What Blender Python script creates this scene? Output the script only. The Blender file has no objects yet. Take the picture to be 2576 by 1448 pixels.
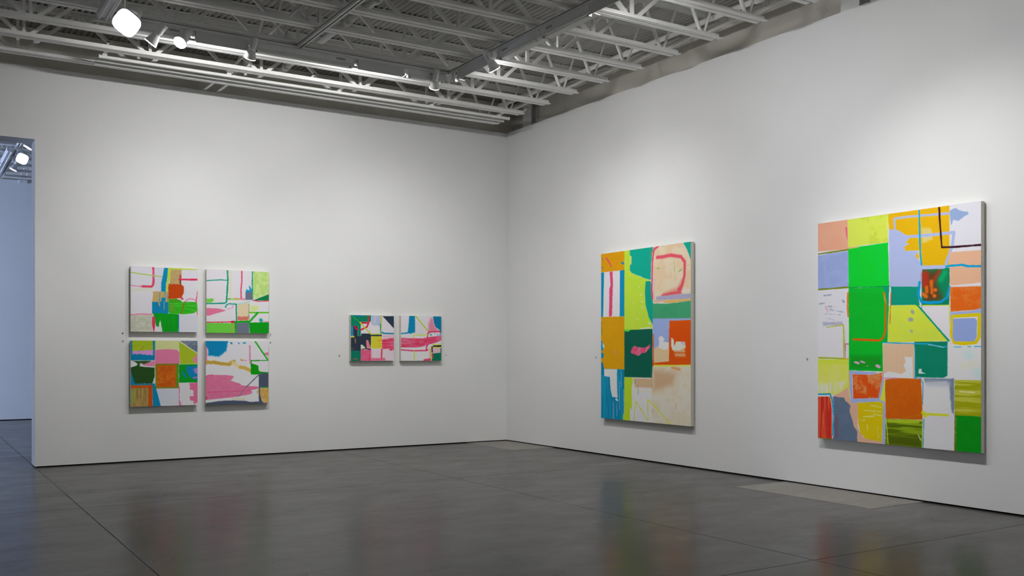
import bpy, bmesh, math, random
import numpy as np
from mathutils import Vector, Matrix

# ------------------------------------------------------------------ camera, world, exposure
scene = bpy.context.scene
COL = scene.collection
random.seed(4)
YAW = 0.56261
CAM = (-7.430, -11.937, 1.29)
cam_data = bpy.data.cameras.new('camera')
cam_data.sensor_width = 36.0
cam_data.lens = 2429.83 * 36.0 / 2576.0
cam_data.shift_y = (884.77 - 724.0) / 2576.0
cam_data.clip_end = 200
cam = bpy.data.objects.new('camera', cam_data)
cam.location = CAM
cam.rotation_euler = (math.pi / 2, 0, -YAW)
COL.objects.link(cam)
scene.camera = cam

world = bpy.data.worlds.new('world')
scene.world = world
world.use_nodes = True
world.node_tree.nodes['Background'].inputs['Color'].default_value = (0.35, 0.45, 0.65, 1)
world.node_tree.nodes['Background'].inputs['Strength'].default_value = 0.02

scene.view_settings.view_transform = 'Standard'
scene.view_settings.look = 'None'
scene.view_settings.exposure = 0.0
scene.view_settings.gamma = 1.0
scene.view_settings.use_curve_mapping = False
scene.cycles.max_bounces = 7
scene.cycles.diffuse_bounces = 3
scene.cycles.use_light_tree = False
scene.cycles.adaptive_threshold = 0.03
scene.cycles.glossy_bounces = 3
scene.cycles.caustics_reflective = False
scene.cycles.caustics_refractive = False

def area_light(name, loc, aim, sx, sy, power, color, spread=180):
    d = bpy.data.lights.new(name, 'AREA')
    d.shape = 'RECTANGLE'; d.size = sx; d.size_y = sy
    d.energy = power; d.color = color; d.spread = math.radians(spread)
    o = bpy.data.objects.new(name, d)
    o.location = loc
    o.rotation_euler = (Vector(aim) - Vector(loc)).to_track_quat('-Z', 'Y').to_euler()
    COL.objects.link(o)
    return o

# cool daylight coming through the tall window of the next room
area_light('window_daylight', (-12.35, 6.1, 2.2), (-6.2, 5.6, 0.2), 3.3, 3.6, 720, (0.56, 0.67, 1.0))
# added fill lights out of view, bounced off the far walls for ambient
for x in (-9.6, -3.4):
    area_light('bounce_fill_light', (x, -13.9, 4.3), (x, -16.5, 2.2), 4.5, 0.2, 42 * 2, (1.0, 0.99, 0.985), 150)
area_light('bounce_fill_light', (-10.6, -8.5, 4.3), (-13.0, -8.5, 2.2), 0.2, 6.0, 42 * 2.4, (1.0, 0.99, 0.985), 150)

# ------------------------------------------------------------------ materials
def srgb(h):
    r = [int(h[i:i + 2], 16) / 255 for i in (0, 2, 4)]
    return tuple(c / 12.92 if c <= 0.04045 else ((c + 0.055) / 1.055) ** 2.4 for c in r) + (1,)

MATS = {}
def mat(name, color, rough=0.5, spec=0.5, metal=0.0, noise=0.0, nscale=8.0, bump=0.0, bscale=60.0, emit=None, estr=0.0):
    m = bpy.data.materials.new(name); m.use_nodes = True
    nt = m.node_tree; b = nt.nodes['Principled BSDF']
    b.inputs['Roughness'].default_value = rough
    b.inputs['Metallic'].default_value = metal
    b.inputs['Specular IOR Level'].default_value = spec
    b.inputs['Base Color'].default_value = color
    geo = nt.nodes.new('ShaderNodeNewGeometry')
    if noise:
        n = nt.nodes.new('ShaderNodeTexNoise'); n.inputs['Scale'].default_value = nscale; n.inputs['Detail'].default_value = 2
        nt.links.new(geo.outputs['Position'], n.inputs['Vector'])
        r = nt.nodes.new('ShaderNodeValToRGB')
        r.color_ramp.elements[0].position = 0.3; r.color_ramp.elements[1].position = 0.7
        r.color_ramp.elements[0].color = tuple(c * (1 - noise) for c in color[:3]) + (1,)
        r.color_ramp.elements[1].color = tuple(min(1, c * (1 + noise)) for c in color[:3]) + (1,)
        nt.links.new(n.outputs['Fac'], r.inputs['Fac']); nt.links.new(r.outputs['Color'], b.inputs['Base Color'])
    if bump:
        n2 = nt.nodes.new('ShaderNodeTexNoise'); n2.inputs['Scale'].default_value = bscale; n2.inputs['Detail'].default_value = 3
        nt.links.new(geo.outputs['Position'], n2.inputs['Vector'])
        bp = nt.nodes.new('ShaderNodeBump'); bp.inputs['Strength'].default_value = bump; bp.inputs['Distance'].default_value = 0.003
        nt.links.new(n2.outputs['Fac'], bp.inputs['Height']); nt.links.new(bp.outputs['Normal'], b.inputs['Normal'])
    if emit:
        b.inputs['Emission Color'].default_value = emit; b.inputs['Emission Strength'].default_value = estr
    if estr: m.cycles.emission_sampling = 'NONE'
    MATS[name] = m
    return m

mat('white_wall', (0.79, 0.795, 0.79, 1), 0.85, 0.2, noise=0.012, nscale=1.3)
mat('upper_wall', (0.85, 0.81, 0.73, 1), 0.9, 0.15, noise=0.05, nscale=2.5)
mat('dark_reveal', (0.012, 0.012, 0.011, 1), 0.9, 0.1, noise=0.2)
mat('deck_paint', (0.46, 0.455, 0.43, 1), 0.7, 0.2, noise=0.06, nscale=3)
mat('steel_paint', (0.84, 0.84, 0.82, 1), 0.5, 0.35, noise=0.04, nscale=4)
mat('fixture_white', (0.74, 0.74, 0.74, 1), 0.4, 0.4, noise=0.02, nscale=9)
mat('shield_white', (0.60, 0.60, 0.61, 1), 0.55, 0.3, noise=0.02, nscale=9)
mat('track_slot', (0.06, 0.055, 0.05, 1), 0.6, 0.3, noise=0.1)
mat('brass', (0.42, 0.26, 0.09, 1), 0.35, 0.5, metal=0.9, noise=0.1)
mat('green_ring', (0.0, 0.12, 0.06, 1), 0.4, 0.5, noise=0.1)
mat('linen', srgb('dcd8cb'), 0.9, 0.1, noise=0.07, nscale=60, bump=0.2, bscale=400)
mat('stretcher_wood', srgb('8a7a60'), 0.8, 0.2, noise=0.15, nscale=30)
mat('pin_grey', (0.28, 0.28, 0.28, 1), 0.5, 0.5, noise=0.05)
mat('label_print', (0.35, 0.35, 0.34, 1), 0.6, 0.3, noise=0.5, nscale=160)
mat('lamp_glow', (0.9, 0.9, 0.9, 1), 0.4, 0.5, noise=0.01, emit=(1.0, 0.97, 0.98, 1), estr=28)
mat('tube_glow', (0.9, 0.9, 0.9, 1), 0.4, 0.5, noise=0.01, emit=(1.0, 0.98, 0.95, 1), estr=6)
mat('tube_off', (0.78, 0.78, 0.76, 1), 0.25, 0.5, noise=0.02)
mat('joint_dark', (0.115, 0.098, 0.085, 1), 0.9, 0.1, noise=0.2)
mat('window_frame', (0.6, 0.6, 0.6, 1), 0.5, 0.4, noise=0.03)

def glass_mat():
    m = bpy.data.materials.new('window_glass'); m.use_nodes = True
    nt = m.node_tree; nt.nodes.remove(nt.nodes['Principled BSDF'])
    tr = nt.nodes.new('ShaderNodeBsdfTransparent'); tr.inputs['Color'].default_value = (0.93, 0.96, 0.97, 1)
    gl = nt.nodes.new('ShaderNodeBsdfGlossy'); gl.inputs['Roughness'].default_value = 0.03
    mx = nt.nodes.new('ShaderNodeMixShader'); fr = nt.nodes.new('ShaderNodeFresnel'); fr.inputs['IOR'].default_value = 1.45
    nt.links.new(fr.outputs['Fac'], mx.inputs[0]); nt.links.new(tr.outputs[0], mx.inputs[1]); nt.links.new(gl.outputs[0], mx.inputs[2])
    nt.links.new(mx.outputs[0], nt.nodes['Material Output'].inputs['Surface'])
    MATS['window_glass'] = m
glass_mat()

def concrete(name, base, lo, hi, rough):
    m = bpy.data.materials.new(name); m.use_nodes = True
    nt = m.node_tree; L = nt.links; b = nt.nodes['Principled BSDF']
    geo = nt.nodes.new('ShaderNodeNewGeometry')
    mp = nt.nodes.new('ShaderNodeMapping')
    mp.inputs['Rotation'].default_value = (0, 0, -YAW)
    mp.inputs['Scale'].default_value = (0.7, 1.3, 1)
    L.new(geo.outputs['Position'], mp.inputs['Vector'])
    def noise(scale, det, rgh=0.6, vec=None, dist=0.0):
        n = nt.nodes.new('ShaderNodeTexNoise'); n.inputs['Scale'].default_value = scale
        n.inputs['Detail'].default_value = det; n.inputs['Roughness'].default_value = rgh; n.inputs['Distortion'].default_value = dist
        L.new((vec or mp.outputs['Vector']), n.inputs['Vector']); return n.outputs['Fac']
    def ramp(f, p0, c0, p1, c1):
        r = nt.nodes.new('ShaderNodeValToRGB')
        r.color_ramp.elements[0].position = p0; r.color_ramp.elements[0].color = c0
        r.color_ramp.elements[1].position = p1; r.color_ramp.elements[1].color = c1
        L.new(f, r.inputs['Fac']); return r.outputs['Color']
    def mix(a, c, f, mode='MIX'):
        x = nt.nodes.new('ShaderNodeMix'); x.data_type = 'RGBA'; x.blend_type = mode
        if isinstance(f, float): x.inputs[0].default_value = f
        else: L.new(f, x.inputs[0])
        L.new(a, x.inputs[6]); L.new(c, x.inputs[7]); return x.outputs[2]
    g = lambda v: tuple(base[i] * v for i in range(3)) + (1,)
    big = ramp(noise(0.55, 3, 0.55), 0.36, g(lo), 0.64, g(hi))
    mid = ramp(noise(2.6, 6, 0.72, dist=0.4), 0.34, g(lo * 0.92), 0.66, g(hi * 1.06))
    c = mix(big, mid, 0.55)
    fine = ramp(noise(42, 2, 0.7), 0.3, (0.86, 0.86, 0.86, 1), 0.72, (1.1, 1.1, 1.1, 1))
    c = mix(c, fine, 1.0, 'MULTIPLY')
    # worn dark blotches left by trowelling and old stains
    st = ramp(noise(1.9, 5, 0.75, dist=1.2), 0.30, (0.66, 0.65, 0.64, 1), 0.42, (1, 1, 1, 1))
    c = mix(c, st, 0.8, 'MULTIPLY')
    L.new(c, b.inputs['Base Color'])
    rr = nt.nodes.new('ShaderNodeMapRange')
    rr.inputs['From Min'].default_value = 0.3; rr.inputs['From Max'].default_value = 0.7
    rr.inputs['To Min'].default_value = rough * 0.8; rr.inputs['To Max'].default_value = rough * 1.25
    L.new(noise(2.2, 4, 0.7), rr.inputs['Value']); L.new(rr.outputs['Result'], b.inputs['Roughness'])
    b.inputs['Specular IOR Level'].default_value = 0.11
    MATS[name] = m
concrete('polished_concrete', (0.062, 0.058, 0.053), 0.78, 1.22, 0.23)
concrete('patch_concrete', (0.235, 0.222, 0.198), 0.93, 1.07, 0.42)

# ------------------------------------------------------------------ mesh helpers
class MB:
    def __init__(s): s.v = []; s.f = []; s.mi = []; s.smooth = []
    def add(s, vs, fs, mi=0, smooth=False):
        o = len(s.v); s.v += [tuple(q) for q in vs]; s.f += [tuple(i + o for i in f) for f in fs]
        s.mi += [mi] * len(fs); s.smooth += [smooth] * len(fs); return s
    def box(s, x0, x1, y0, y1, z0, z1, mi=0):
        v = [(x, y, z) for z in (z0, z1) for y in (y0, y1) for x in (x0, x1)]
        return s.add(v, [(0, 2, 3, 1), (4, 5, 7, 6), (0, 1, 5, 4), (2, 6, 7, 3), (0, 4, 6, 2), (1, 3, 7, 5)], mi)
    def prism(s, prof, p0, p1, up=(0, 0, 1), mi=0):
        p0 = Vector(p0); p1 = Vector(p1); d = (p1 - p0).normalized(); up = Vector(up)
        a = up.cross(d)
        if a.length < 1e-5: a = Vector((0, 1, 0)).cross(d)
        a.normalize(); b = d.cross(a)
        n = len(prof)
        v = [p0 + a * q[0] + b * q[1] for q in prof] + [p1 + a * q[0] + b * q[1] for q in prof]
        f = [(i, (i + 1) % n, n + (i + 1) % n, n + i) for i in range(n)] + [tuple(range(n))[::-1], tuple(range(n, 2 * n))]
        return s.add(v, f, mi)
    def tube(s, pts, r, n=10, mi=0, cap=True):
        pts = [Vector(p) for p in pts]; rings = []
        for i, p in enumerate(pts):
            d = (pts[min(i + 1, len(pts) - 1)] - pts[max(i - 1, 0)]).normalized()
            a = Vector((0, 0, 1)).cross(d)
            if a.length < 1e-4: a = Vector((1, 0, 0)).cross(d)
            a.normalize(); b = d.cross(a)
            rr = r[i] if isinstance(r, (list, tuple)) else r
            rings.append([p + (a * math.cos(2 * math.pi * k / n) + b * math.sin(2 * math.pi * k / n)) * rr for k in range(n)])
        v = [q for ring in rings for q in ring]; f = []
        for i in range(len(pts) - 1):
            for k in range(n): f.append((i * n + k, i * n + (k + 1) % n, (i + 1) * n + (k + 1) % n, (i + 1) * n + k))
        s.add(v, f, mi, True)
        if cap: s.add(rings[0], [tuple(range(n))[::-1]], mi); s.add(rings[-1], [tuple(range(n))], mi)
        return s
    def lathe(s, prof, n=24, mi=0, M=None, sq=None):
        v = []; f = []
        sup = lambda a: 1.0 if not sq else 1.08 / (abs(math.cos(a)) ** sq + abs(math.sin(a)) ** sq) ** (1.0 / sq)
        for r, z in prof:
            for k in range(n):
                g = sup(2 * math.pi * k / n); q = Vector((g * r * math.cos(2 * math.pi * k / n), g * r * math.sin(2 * math.pi * k / n), z)); v.append(M @ q if M else q)
        for i in range(len(prof) - 1):
            for k in range(n): f.append((i * n + k, i * n + (k + 1) % n, (i + 1) * n + (k + 1) % n, (i + 1) * n + k))
        return s.add(v, f, mi, True)
    def build(s, name, m, parent=None, bevel=0.0):
        me = bpy.data.meshes.new(name); me.from_pydata(s.v, [], s.f)
        for x in (m if isinstance(m, (list, tuple)) else [m]): me.materials.append(MATS[x])
        me.polygons.foreach_set('material_index', s.mi)
        me.polygons.foreach_set('use_smooth', s.smooth)
        bm = bmesh.new(); bm.from_mesh(me); bmesh.ops.recalc_face_normals(bm, faces=bm.faces)
        if bevel: bmesh.ops.bevel(bm, geom=bm.edges[:], offset=bevel, segments=2, affect='EDGES', profile=0.6)
        bm.to_mesh(me); bm.free(); me.update()
        o = bpy.data.objects.new(name, me); COL.objects.link(o)
        if parent: o.parent = parent
        return o

def tag(o, label, cat, group=None):
    o['label'] = label; o['category'] = cat
    if group: o['group'] = group
    return o
def structure(o): o['kind'] = 'structure'; return o
def thing(name, label, cat, loc=(0, 0, 0), rz=0.0, group=None):
    o = bpy.data.objects.new(name, None); o.empty_display_size = 0.1
    o.location = loc; o.rotation_euler = (0, 0, rz); COL.objects.link(o)
    return tag(o, label, cat, group)
def copy_tree(o, parent=None):
    c = o.copy(); COL.objects.link(c); c.parent = parent
    for ch in list(o.children): copy_tree(ch, c)
    return c
ANGLE = [(0, 0), (1, 0), (1, 0.14), (0.14, 0.14), (0.14, 1), (0, 1)]
def angle(sc, fx=1, fy=1, ox=0, oy=0):
    p = [(x * sc * fx + ox, y * sc * fy + oy) for x, y in ANGLE]
    return p if fx * fy > 0 else p[::-1]

# ------------------------------------------------------------------ the room
WT = 4.467; DECK = 4.945; DOORX = -6.186; DOORZ = 3.658; GAP = 0.014
XL = -13.0; YB = -16.5; NY = 8.56

# floor: bays of polished concrete between saw-cut joints
fl = structure(MB().box(XL - 0.1, 0.6, YB - 0.1, NY + 0.1, -0.15, -0.0025).build('floor', 'joint_dark'))
xe = [XL, -9.71, -6.18, -2.65, 0.5]; ye = [YB, -12.47, -7.87, -3.27, 1.34, 5.94, NY]
PATCH = [(-0.665, 0.05, -1.20, 0.02), (-0.69, 0.05, -6.79, -5.25)]
def slab(x0, x1, y0, y1, name='slab_panel', m='polished_concrete', top=0.0):
    b = 0.0015
    v = [(x0, y0, -0.012), (x1, y0, -0.012), (x1, y1, -0.012), (x0, y1, -0.012),
         (x0, y0, top - b), (x1, y0, top - b), (x1, y1, top - b), (x0, y1, top - b),
         (x0 + b, y0 + b, top), (x1 - b, y0 + b, top), (x1 - b, y1 - b, top), (x0 + b, y1 - b, top)]
    f = [(0, 1, 5, 4), (1, 2, 6, 5), (2, 3, 7, 6), (3, 0, 4, 7), (4, 5, 9, 8), (5, 6, 10, 9), (6, 7, 11, 10), (7, 4, 8, 11), (8, 9, 10, 11)]
    return MB().add(v, f).build(name, m, fl)
for i in range(len(xe) - 1):
    for j in range(len(ye) - 1):
        ga = 0.0045 if abs(xe[i] + 6.18) < .01 else 0.0022
        gb = 0.0045 if abs(xe[i + 1] + 6.18) < .01 else 0.0022
        slab(xe[i] + ga, xe[i + 1] - gb, ye[j] + 0.0022, ye[j + 1] - 0.0022)
for x0, x1, y0, y1 in PATCH:                    # pale infill around the column footings, cast slightly proud
    n = 14; random.seed(int(-y0 * 10)); v = []
    for k in range(n): v.append((x0 + random.uniform(-.006, .006), y0 + (y1 - y0) * k / (n - 1)))
    v += [(x1, y1), (x1, y0)]
    vs = [(x, y, -0.006) for x, y in v] + [(x, y, 0.0012) for x, y in v]; m_ = len(v)
    MB().add(vs, [(i, (i + 1) % m_, m_ + (i + 1) % m_, m_ + i) for i in range(m_)] + [tuple(range(m_, 2 * m_))]).build('patch_panel', 'patch_concrete', fl)

# left wall with the opening to the next room
w = MB().box(DOORX, 0.0, 0, 0.314, GAP, WT).box(XL, DOORX, 0, 0.314, DOORZ, WT).box(XL, -9.3, 0, 0.314, GAP, DOORZ)
structure(w.build('wall_left', 'white_wall'))
structure(MB().box(XL, 0.215, 0.175, 0.314, WT, DECK + 0.003).box(0, 0.215, 0.175, 0.314, 0, WT).build('wall_left_upper', 'upper_wall'))
structure(MB().box(DOORX + 0.012, 0.0, 0.02, 0.295, 0, GAP).build('shadow_gap_left', 'dark_reveal'))  # near-black strip stands in for the shade in the base gap
# right wall and the structural wall behind it
structure(MB().box(0.0, 0.085, YB, 0.174, GAP, WT).build('wall_right', 'white_wall'))
structure(MB().box(0.215, 0.33, YB, 0.314, 0, DECK + 0.003).build('wall_right_upper', 'upper_wall'))
structure(MB().box(0.02, 0.08, YB, 0.17, 0, GAP).build('shadow_gap_right', 'dark_reveal'))  # same blackened strip for the shadow gap under this wall
# walls behind the camera
structure(MB().box(XL - 0.2, 0.0, YB - 0.2, YB, GAP, DECK).build('wall_front', 'white_wall'))
structure(MB().box(XL - 0.2, XL, YB, 0.0, GAP, DECK).build('wall_far', 'white_wall'))
# next room
structure(MB().box(XL, 0.5, NY, NY + 0.2, 0.016, 4.545).build('wall_next_room', 'white_wall'))
structure(MB().box(XL, 0.5, NY + 0.08, NY + 0.2, 4.545, DECK).build('wall_next_room_upper', 'upper_wall'))
structure(MB().box(XL, 0.5, NY + 0.02, NY + 0.15, 0, 0.016).build('shadow_gap_next_room', 'dark_reveal'))  # shadow gap under the back wall, darkness put into the colour
structure(MB().box(0.4, 0.5, 0.314, NY, 0, DECK).build('wall_next_room_right', 'white_wall'))
structure(MB().box(-12.2, -12.0, 0.314, 4.2, 0, DECK).box(-12.2, -12.0, 7.8, NY, 0, DECK)
          .box(-12.2, -12.0, 4.2, 7.8, 0, 0.3).box(-12.2, -12.0, 4.2, 7.8, 4.1, DECK).build('wall_next_room_left', 'white_wall'))
win = structure(MB().box(-12.14, -12.06, 4.2, 4.26, 0.3, 4.1).box(-12.14, -12.06, 7.74, 7.8, 0.3, 4.1)
                .box(-12.14, -12.06, 4.26, 7.74, 0.3, 0.36).box(-12.14, -12.06, 4.26, 7.74, 4.04, 4.1)
                .box(-12.13, -12.07, 5.97, 6.03, 0.36, 4.04).build('window_1', 'window_frame'))
for a, b in ((4.26, 5.97), (6.03, 7.74)):
    MB().box(-12.104, -12.098, a, b, 0.36, 4.04).build('window_pane', 'window_glass', win)

# corrugated deck: shallow pitched flutes running away from the camera
pitch = 0.066; prof = [(0, 0), (0.020, 0), (0.029, 0.009), (0.036, 0.0145), (0.050, 0.0145), (0.057, 0.009)]
xs = []; x = XL
while x < 0.55:
    xs += [(x + a, DECK + h) for a, h in prof]; x += pitch
v = [(a, YB, h) for a, h in xs] + [(a, NY + 0.3, h) for a, h in xs]; n = len(xs)
dk = structure(MB().add(v, [(i, i + 1, n + i + 1, n + i) for i in range(n - 1)]).build('ceiling', 'deck_paint'))
MB().box(XL - .2, 0.6, YB - .2, NY + 0.3, DECK + 0.02, DECK + 0.12).build('slab_above', 'upper_wall', dk)

# ------------------------------------------------------------------ bar joists
JZ = 4.42; ENDX = -0.51; NODES = [-0.716 - 0.895 - 1.2 * k for k in range(10)]
ORD = ['first', 'second', 'third', 'fourth', 'fifth', 'sixth', 'seventh', 'eighth', 'ninth', 'tenth', 'eleventh', 'twelfth', 'thirteenth', 'fourteenth']
def make_joist():
    t = thing('bar_joist', '', 'joist', group='white bar joists under the deck')
    xa = XL + 0.02; g = 0.011; s = 0.052
    for sg, e in ((-1, 0.0), (1, -0.03)):
        # bottom chord: one angle on either side of the webs
        MB().prism(angle(s, sg, 1, sg * g, 0), (xa, 0, JZ), (ENDX + e, 0, JZ)).build('bottom_chord', 'steel_paint', t)
        MB().prism(angle(s, sg, -1, sg * g, 0), (xa, 0, DECK - 0.001), (0.212, 0, DECK - 0.001)).build('top_chord', 'steel_paint', t)
    zb = JZ + 0.03; zt = DECK - 0.03
    def bar(a, b, sc=0.036):
        MB().prism(angle(sc, 1, 1, -sc / 2, -sc * .3), a, b, up=(0, 1, 0)).build('web_member', 'steel_paint', t)
    for x in NODES:
        if x < xa + 0.7: continue
        bar((x - 0.05, 0, zb), (x - 0.575, 0, zt)); bar((x + 0.05, 0, zb), (x + 0.575, 0, zt)); bar((x, 0, zb), (x, 0, zt), 0.03)
    for a, b, r in (((-0.74, 0, zb), (-0.97, 0, zt), 0.019), ((-0.70, 0, zb), (-0.52, 0, zt), 0.013), ((-0.68, 0, zb), (0.20, 0, zt + 0.01), 0.015)):
        MB().tube([a, b], r, 8).build('end_web', 'steel_paint', t)
    return t
proto = make_joist()
JY = [-0.615 - 0.603 * k for k in range(14)]
for k, y in enumerate(JY):
    o = proto if k == 0 else copy_tree(proto)
    o.location = (0, y, 0)
    o['label'] = ORD[k] + ' white open-web bar joist counted out from the left wall'
for k, y in enumerate((3.9, 4.5, 5.1, 5.7, 6.3, 6.9, 7.5)):
    o = copy_tree(proto); o.location = (0, y, 0); o['group'] = 'bar joists of the next room'
    o['label'] = ORD[k] + ' bluish-lit bar joist seen through the doorway, counted from the front'

# cross bridging between joists
bx = -4.18
for k in range(9):
    y0, y1 = JY[k] - 0.03, JY[k + 1] + 0.03
    t = thing('cross_bridging', 'crossed thin bracing bars between the %s and %s bar joist' % (ORD[k], ORD[k + 1]), 'brace', group='cross bridging bars')
    MB().prism(angle(0.028, 1, 1), (bx, y0, JZ + 0.06), (bx, y1, DECK - 0.06), up=(1, 0, 0)).build('bar', 'steel_paint', t)
    MB().prism(angle(0.028, 1, 1), (bx + 0.04, y0, DECK - 0.06), (bx + 0.04, y1, JZ + 0.06), up=(1, 0, 0)).build('bar', 'steel_paint', t)
for x, nm in ((-4.31, 'left'), (-4.15, 'right')):
    t = thing('wall_anchor_bar', '%s one of two short white anchor bars joining first joist to left wall' % nm, 'brace', group='anchor bars')
    MB().prism(angle(0.034, 1, 1), (x, -0.60, JZ + 0.035), (x, 0.177, JZ + 0.06), up=(0, 0, 1)).build('bar', 'steel_paint', t)
    MB().box(x - 0.03, x + 0.06, 0.168, 0.176, JZ + 0.06, JZ + 0.13).build('anchor_plate', 'steel_paint', t)

# steel columns behind the right wall
for y, lab in ((-0.405, 'white steel column rising behind right wall near the room corner'), (-5.955, 'white steel column rising behind right wall above the large painting')):
    t = thing('steel_column', lab, 'column', (0.15, y, 0), group='columns behind right wall')
    MB().box(-0.056, -0.044, -0.105, 0.105, 0, DECK - 0.01).build('flange', 'steel_paint', t)
    MB().box(0.046, 0.058, -0.105, 0.105, 0, DECK - 0.01).build('flange', 'steel_paint', t)
    MB().box(-0.044, 0.046, -0.006, 0.006, 0, DECK - 0.01).build('web', 'steel_paint', t)

# ------------------------------------------------------------------ pipes
def couple(t, x, y, z, r):
    MB().tube([(x, y - 0.045, z), (x, y - 0.04, z), (x, y + 0.04, z), (x, y + 0.045, z)], [r * 1.0, r * 1.28, r * 1.28, r * 1.0], 14).build('coupling', 'steel_paint', t)
def sprinkler(t, x, y, z):
    h = MB().lathe([(0.0, 0.0), (0.012, 0.0), (0.012, 0.018), (0.008, 0.022), (0.008, 0.03), (0.0, 0.03)], 10, M=Matrix.Translation((x, y, z))).build('sprinkler_head', 'brass', t)
    MB().tube([(x - 0.011, y, z + 0.03), (x - 0.014, y, z + 0.045), (x, y, z + 0.062)], 0.003, 6).build('yoke_arm', 'brass', h)
    MB().tube([(x + 0.011, y, z + 0.03), (x + 0.014, y, z + 0.045), (x, y, z + 0.062)], 0.003, 6).build('yoke_arm', 'brass', h)
    MB().lathe([(0.0, 0.062), (0.018, 0.062), (0.019, 0.066), (0.0, 0.067)], 12, M=Matrix.Translation((x, y, z))).build('deflector', 'brass', h)
t = thing('sprinkler_pipe', 'white sprinkler pipe with brass heads running above the right wall', 'pipe')
px_, pz = -0.52, 4.655
MB().tube([(px_, -0.72, pz), (px_, -8.6, pz)], 0.027, 14).build('pipe', 'steel_paint', t)
for y in (-0.80, -3.43, -5.4): couple(t, px_, y, pz, 0.029)
MB().tube([(px_, -0.66, pz), (px_, -0.70, pz)], 0.034, 14).build('end_cap', 'steel_paint', t)
sprinkler(t, px_, -0.80, pz + 0.034); sprinkler(t, px_, -3.43, pz + 0.034); sprinkler(t, px_, -6.1, pz + 0.03)
t = thing('sprinkler_pipe', 'thick white pipe with collars running up the middle of the ceiling', 'pipe')
px_, pz = -3.66, 4.60
MB().tube([(px_, -0.70, pz), (px_, -8.6, pz)], 0.034, 16).build('pipe', 'steel_paint', t)
for y in (-0.78, -1.05, -2.9, -3.6, -4.4): couple(t, px_, y, pz, 0.036)
sprinkler(t, px_ - 0.02, -0.95, pz + 0.036); sprinkler(t, px_, -4.0, pz + 0.036)
t = thing('conduit', 'thin white conduit with end fitting left of the thick ceiling pipe', 'conduit')
MB().tube([(-4.25, -0.92, 4.55), (-4.25, -2.35, 4.55), (-4.25, -5.0, 4.55)], 0.014, 10).build('pipe', 'steel_paint', t)
MB().tube([(-4.25, -0.86, 4.55), (-4.25, -0.9, 4.55), (-4.25, -0.91, 4.55), (-4.25, -0.95, 4.55)], [0.026, 0.026, 0.02, 0.02], 10).build('end_fitting', 'steel_paint', t)
t = thing('conduit', 'slim white conduit beside the thick pipe near the thin track', 'conduit')
MB().tube([(-3.86, -2.3, 4.66), (-3.86, -8.0, 4.66)], 0.010, 8).build('pipe', 'steel_paint', t)
for k in range(4): MB().lathe([(0.016, -0.01), (0.016, 0.01)], 10, M=Matrix.Translation((-3.86, -2.6 - k * 1.2, 4.66)) @ Matrix.Rotation(math.pi / 2, 4, 'X')).build('clamp', 'steel_paint', t)
for p, lab in (((-5.645, -1.10, 4.47), 'short open white tube end above stacked rails, leftmost of three'),
               ((-3.41, -1.14, 4.47), 'short open white tube end above joist beside thick pipe, middle of three'),
               ((-0.46, -1.13, 4.47), 'short open white tube end near the room corner, rightmost of three')):
    t = thing('tube_stub', lab, 'tube', group='open tube ends on the second joist')
    a = Vector(p); d = Vector((0.12, -0.35, 0.22)).normalized(); b = a + d * 0.1
    MB().tube([a - d * 0.03, b], 0.014, 12, cap=False).build('tube', 'steel_paint', t)
    MB().tube([b - d * 0.03, b - d * 0.004], 0.0115, 12).build('dark_bore', 'dark_reveal', t)

# rails stored against the first two joists
for y, nm in ((-1.005, 'nearest the second joist'), (-0.862, 'in the middle'), (-0.722, 'nearest the first joist')):
    t = thing('ceiling_rail', 'long white ceiling rail, %s of the three parallel ones' % nm, 'rail', group='three parallel rails at the left wall')
    p = [(-0.020, 0), (-0.020, 0.012), (-0.014, 0.024), (0.014, 0.024), (0.020, 0.012), (0.020, 0), (0.014, -0.006), (-0.014, -0.006)]
    MB().prism(p, (-5.675, y, JZ - 0.026), (-0.585, y, JZ - 0.026)).build('rail', 'steel_paint', t)
    for x in (-5.63, -4.32, -3.0, -1.75, -0.75):
        MB().box(x - 0.025, x + 0.025, y - 0.03, y + 0.03, JZ - 0.004, JZ + 0.008).build('clip', 'steel_paint', t)
    for x in (-5.68, -0.588): MB().box(x - 0.006, x + 0.006, y - 0.022, y + 0.022, JZ - 0.034, JZ).build('end_cap', 'steel_paint', t)
for x, nm in ((-5.63, 'far left'), (-4.32, 'beside the anchor bars'), (-3.0, 'middle'), (-1.75, 'right of middle'), (-0.75, 'corner')):
    t = thing('rail_hanger', 'flat white cross strip above the three rails, %s one' % nm, 'hanger', group='rail hangers')
    MB().box(x - 0.02, x + 0.02, JY[1] - 0.05, JY[0] + 0.05, JZ + 0.0085, JZ + 0.0125).build('strip', 'steel_paint', t)
    for y in (JY[1], JY[0]): MB().box(x - 0.014, x + 0.014, y - 0.008, y + 0.008, JZ + 0.0125, JZ + 0.02).build('bolt', 'steel_paint', t)

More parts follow.
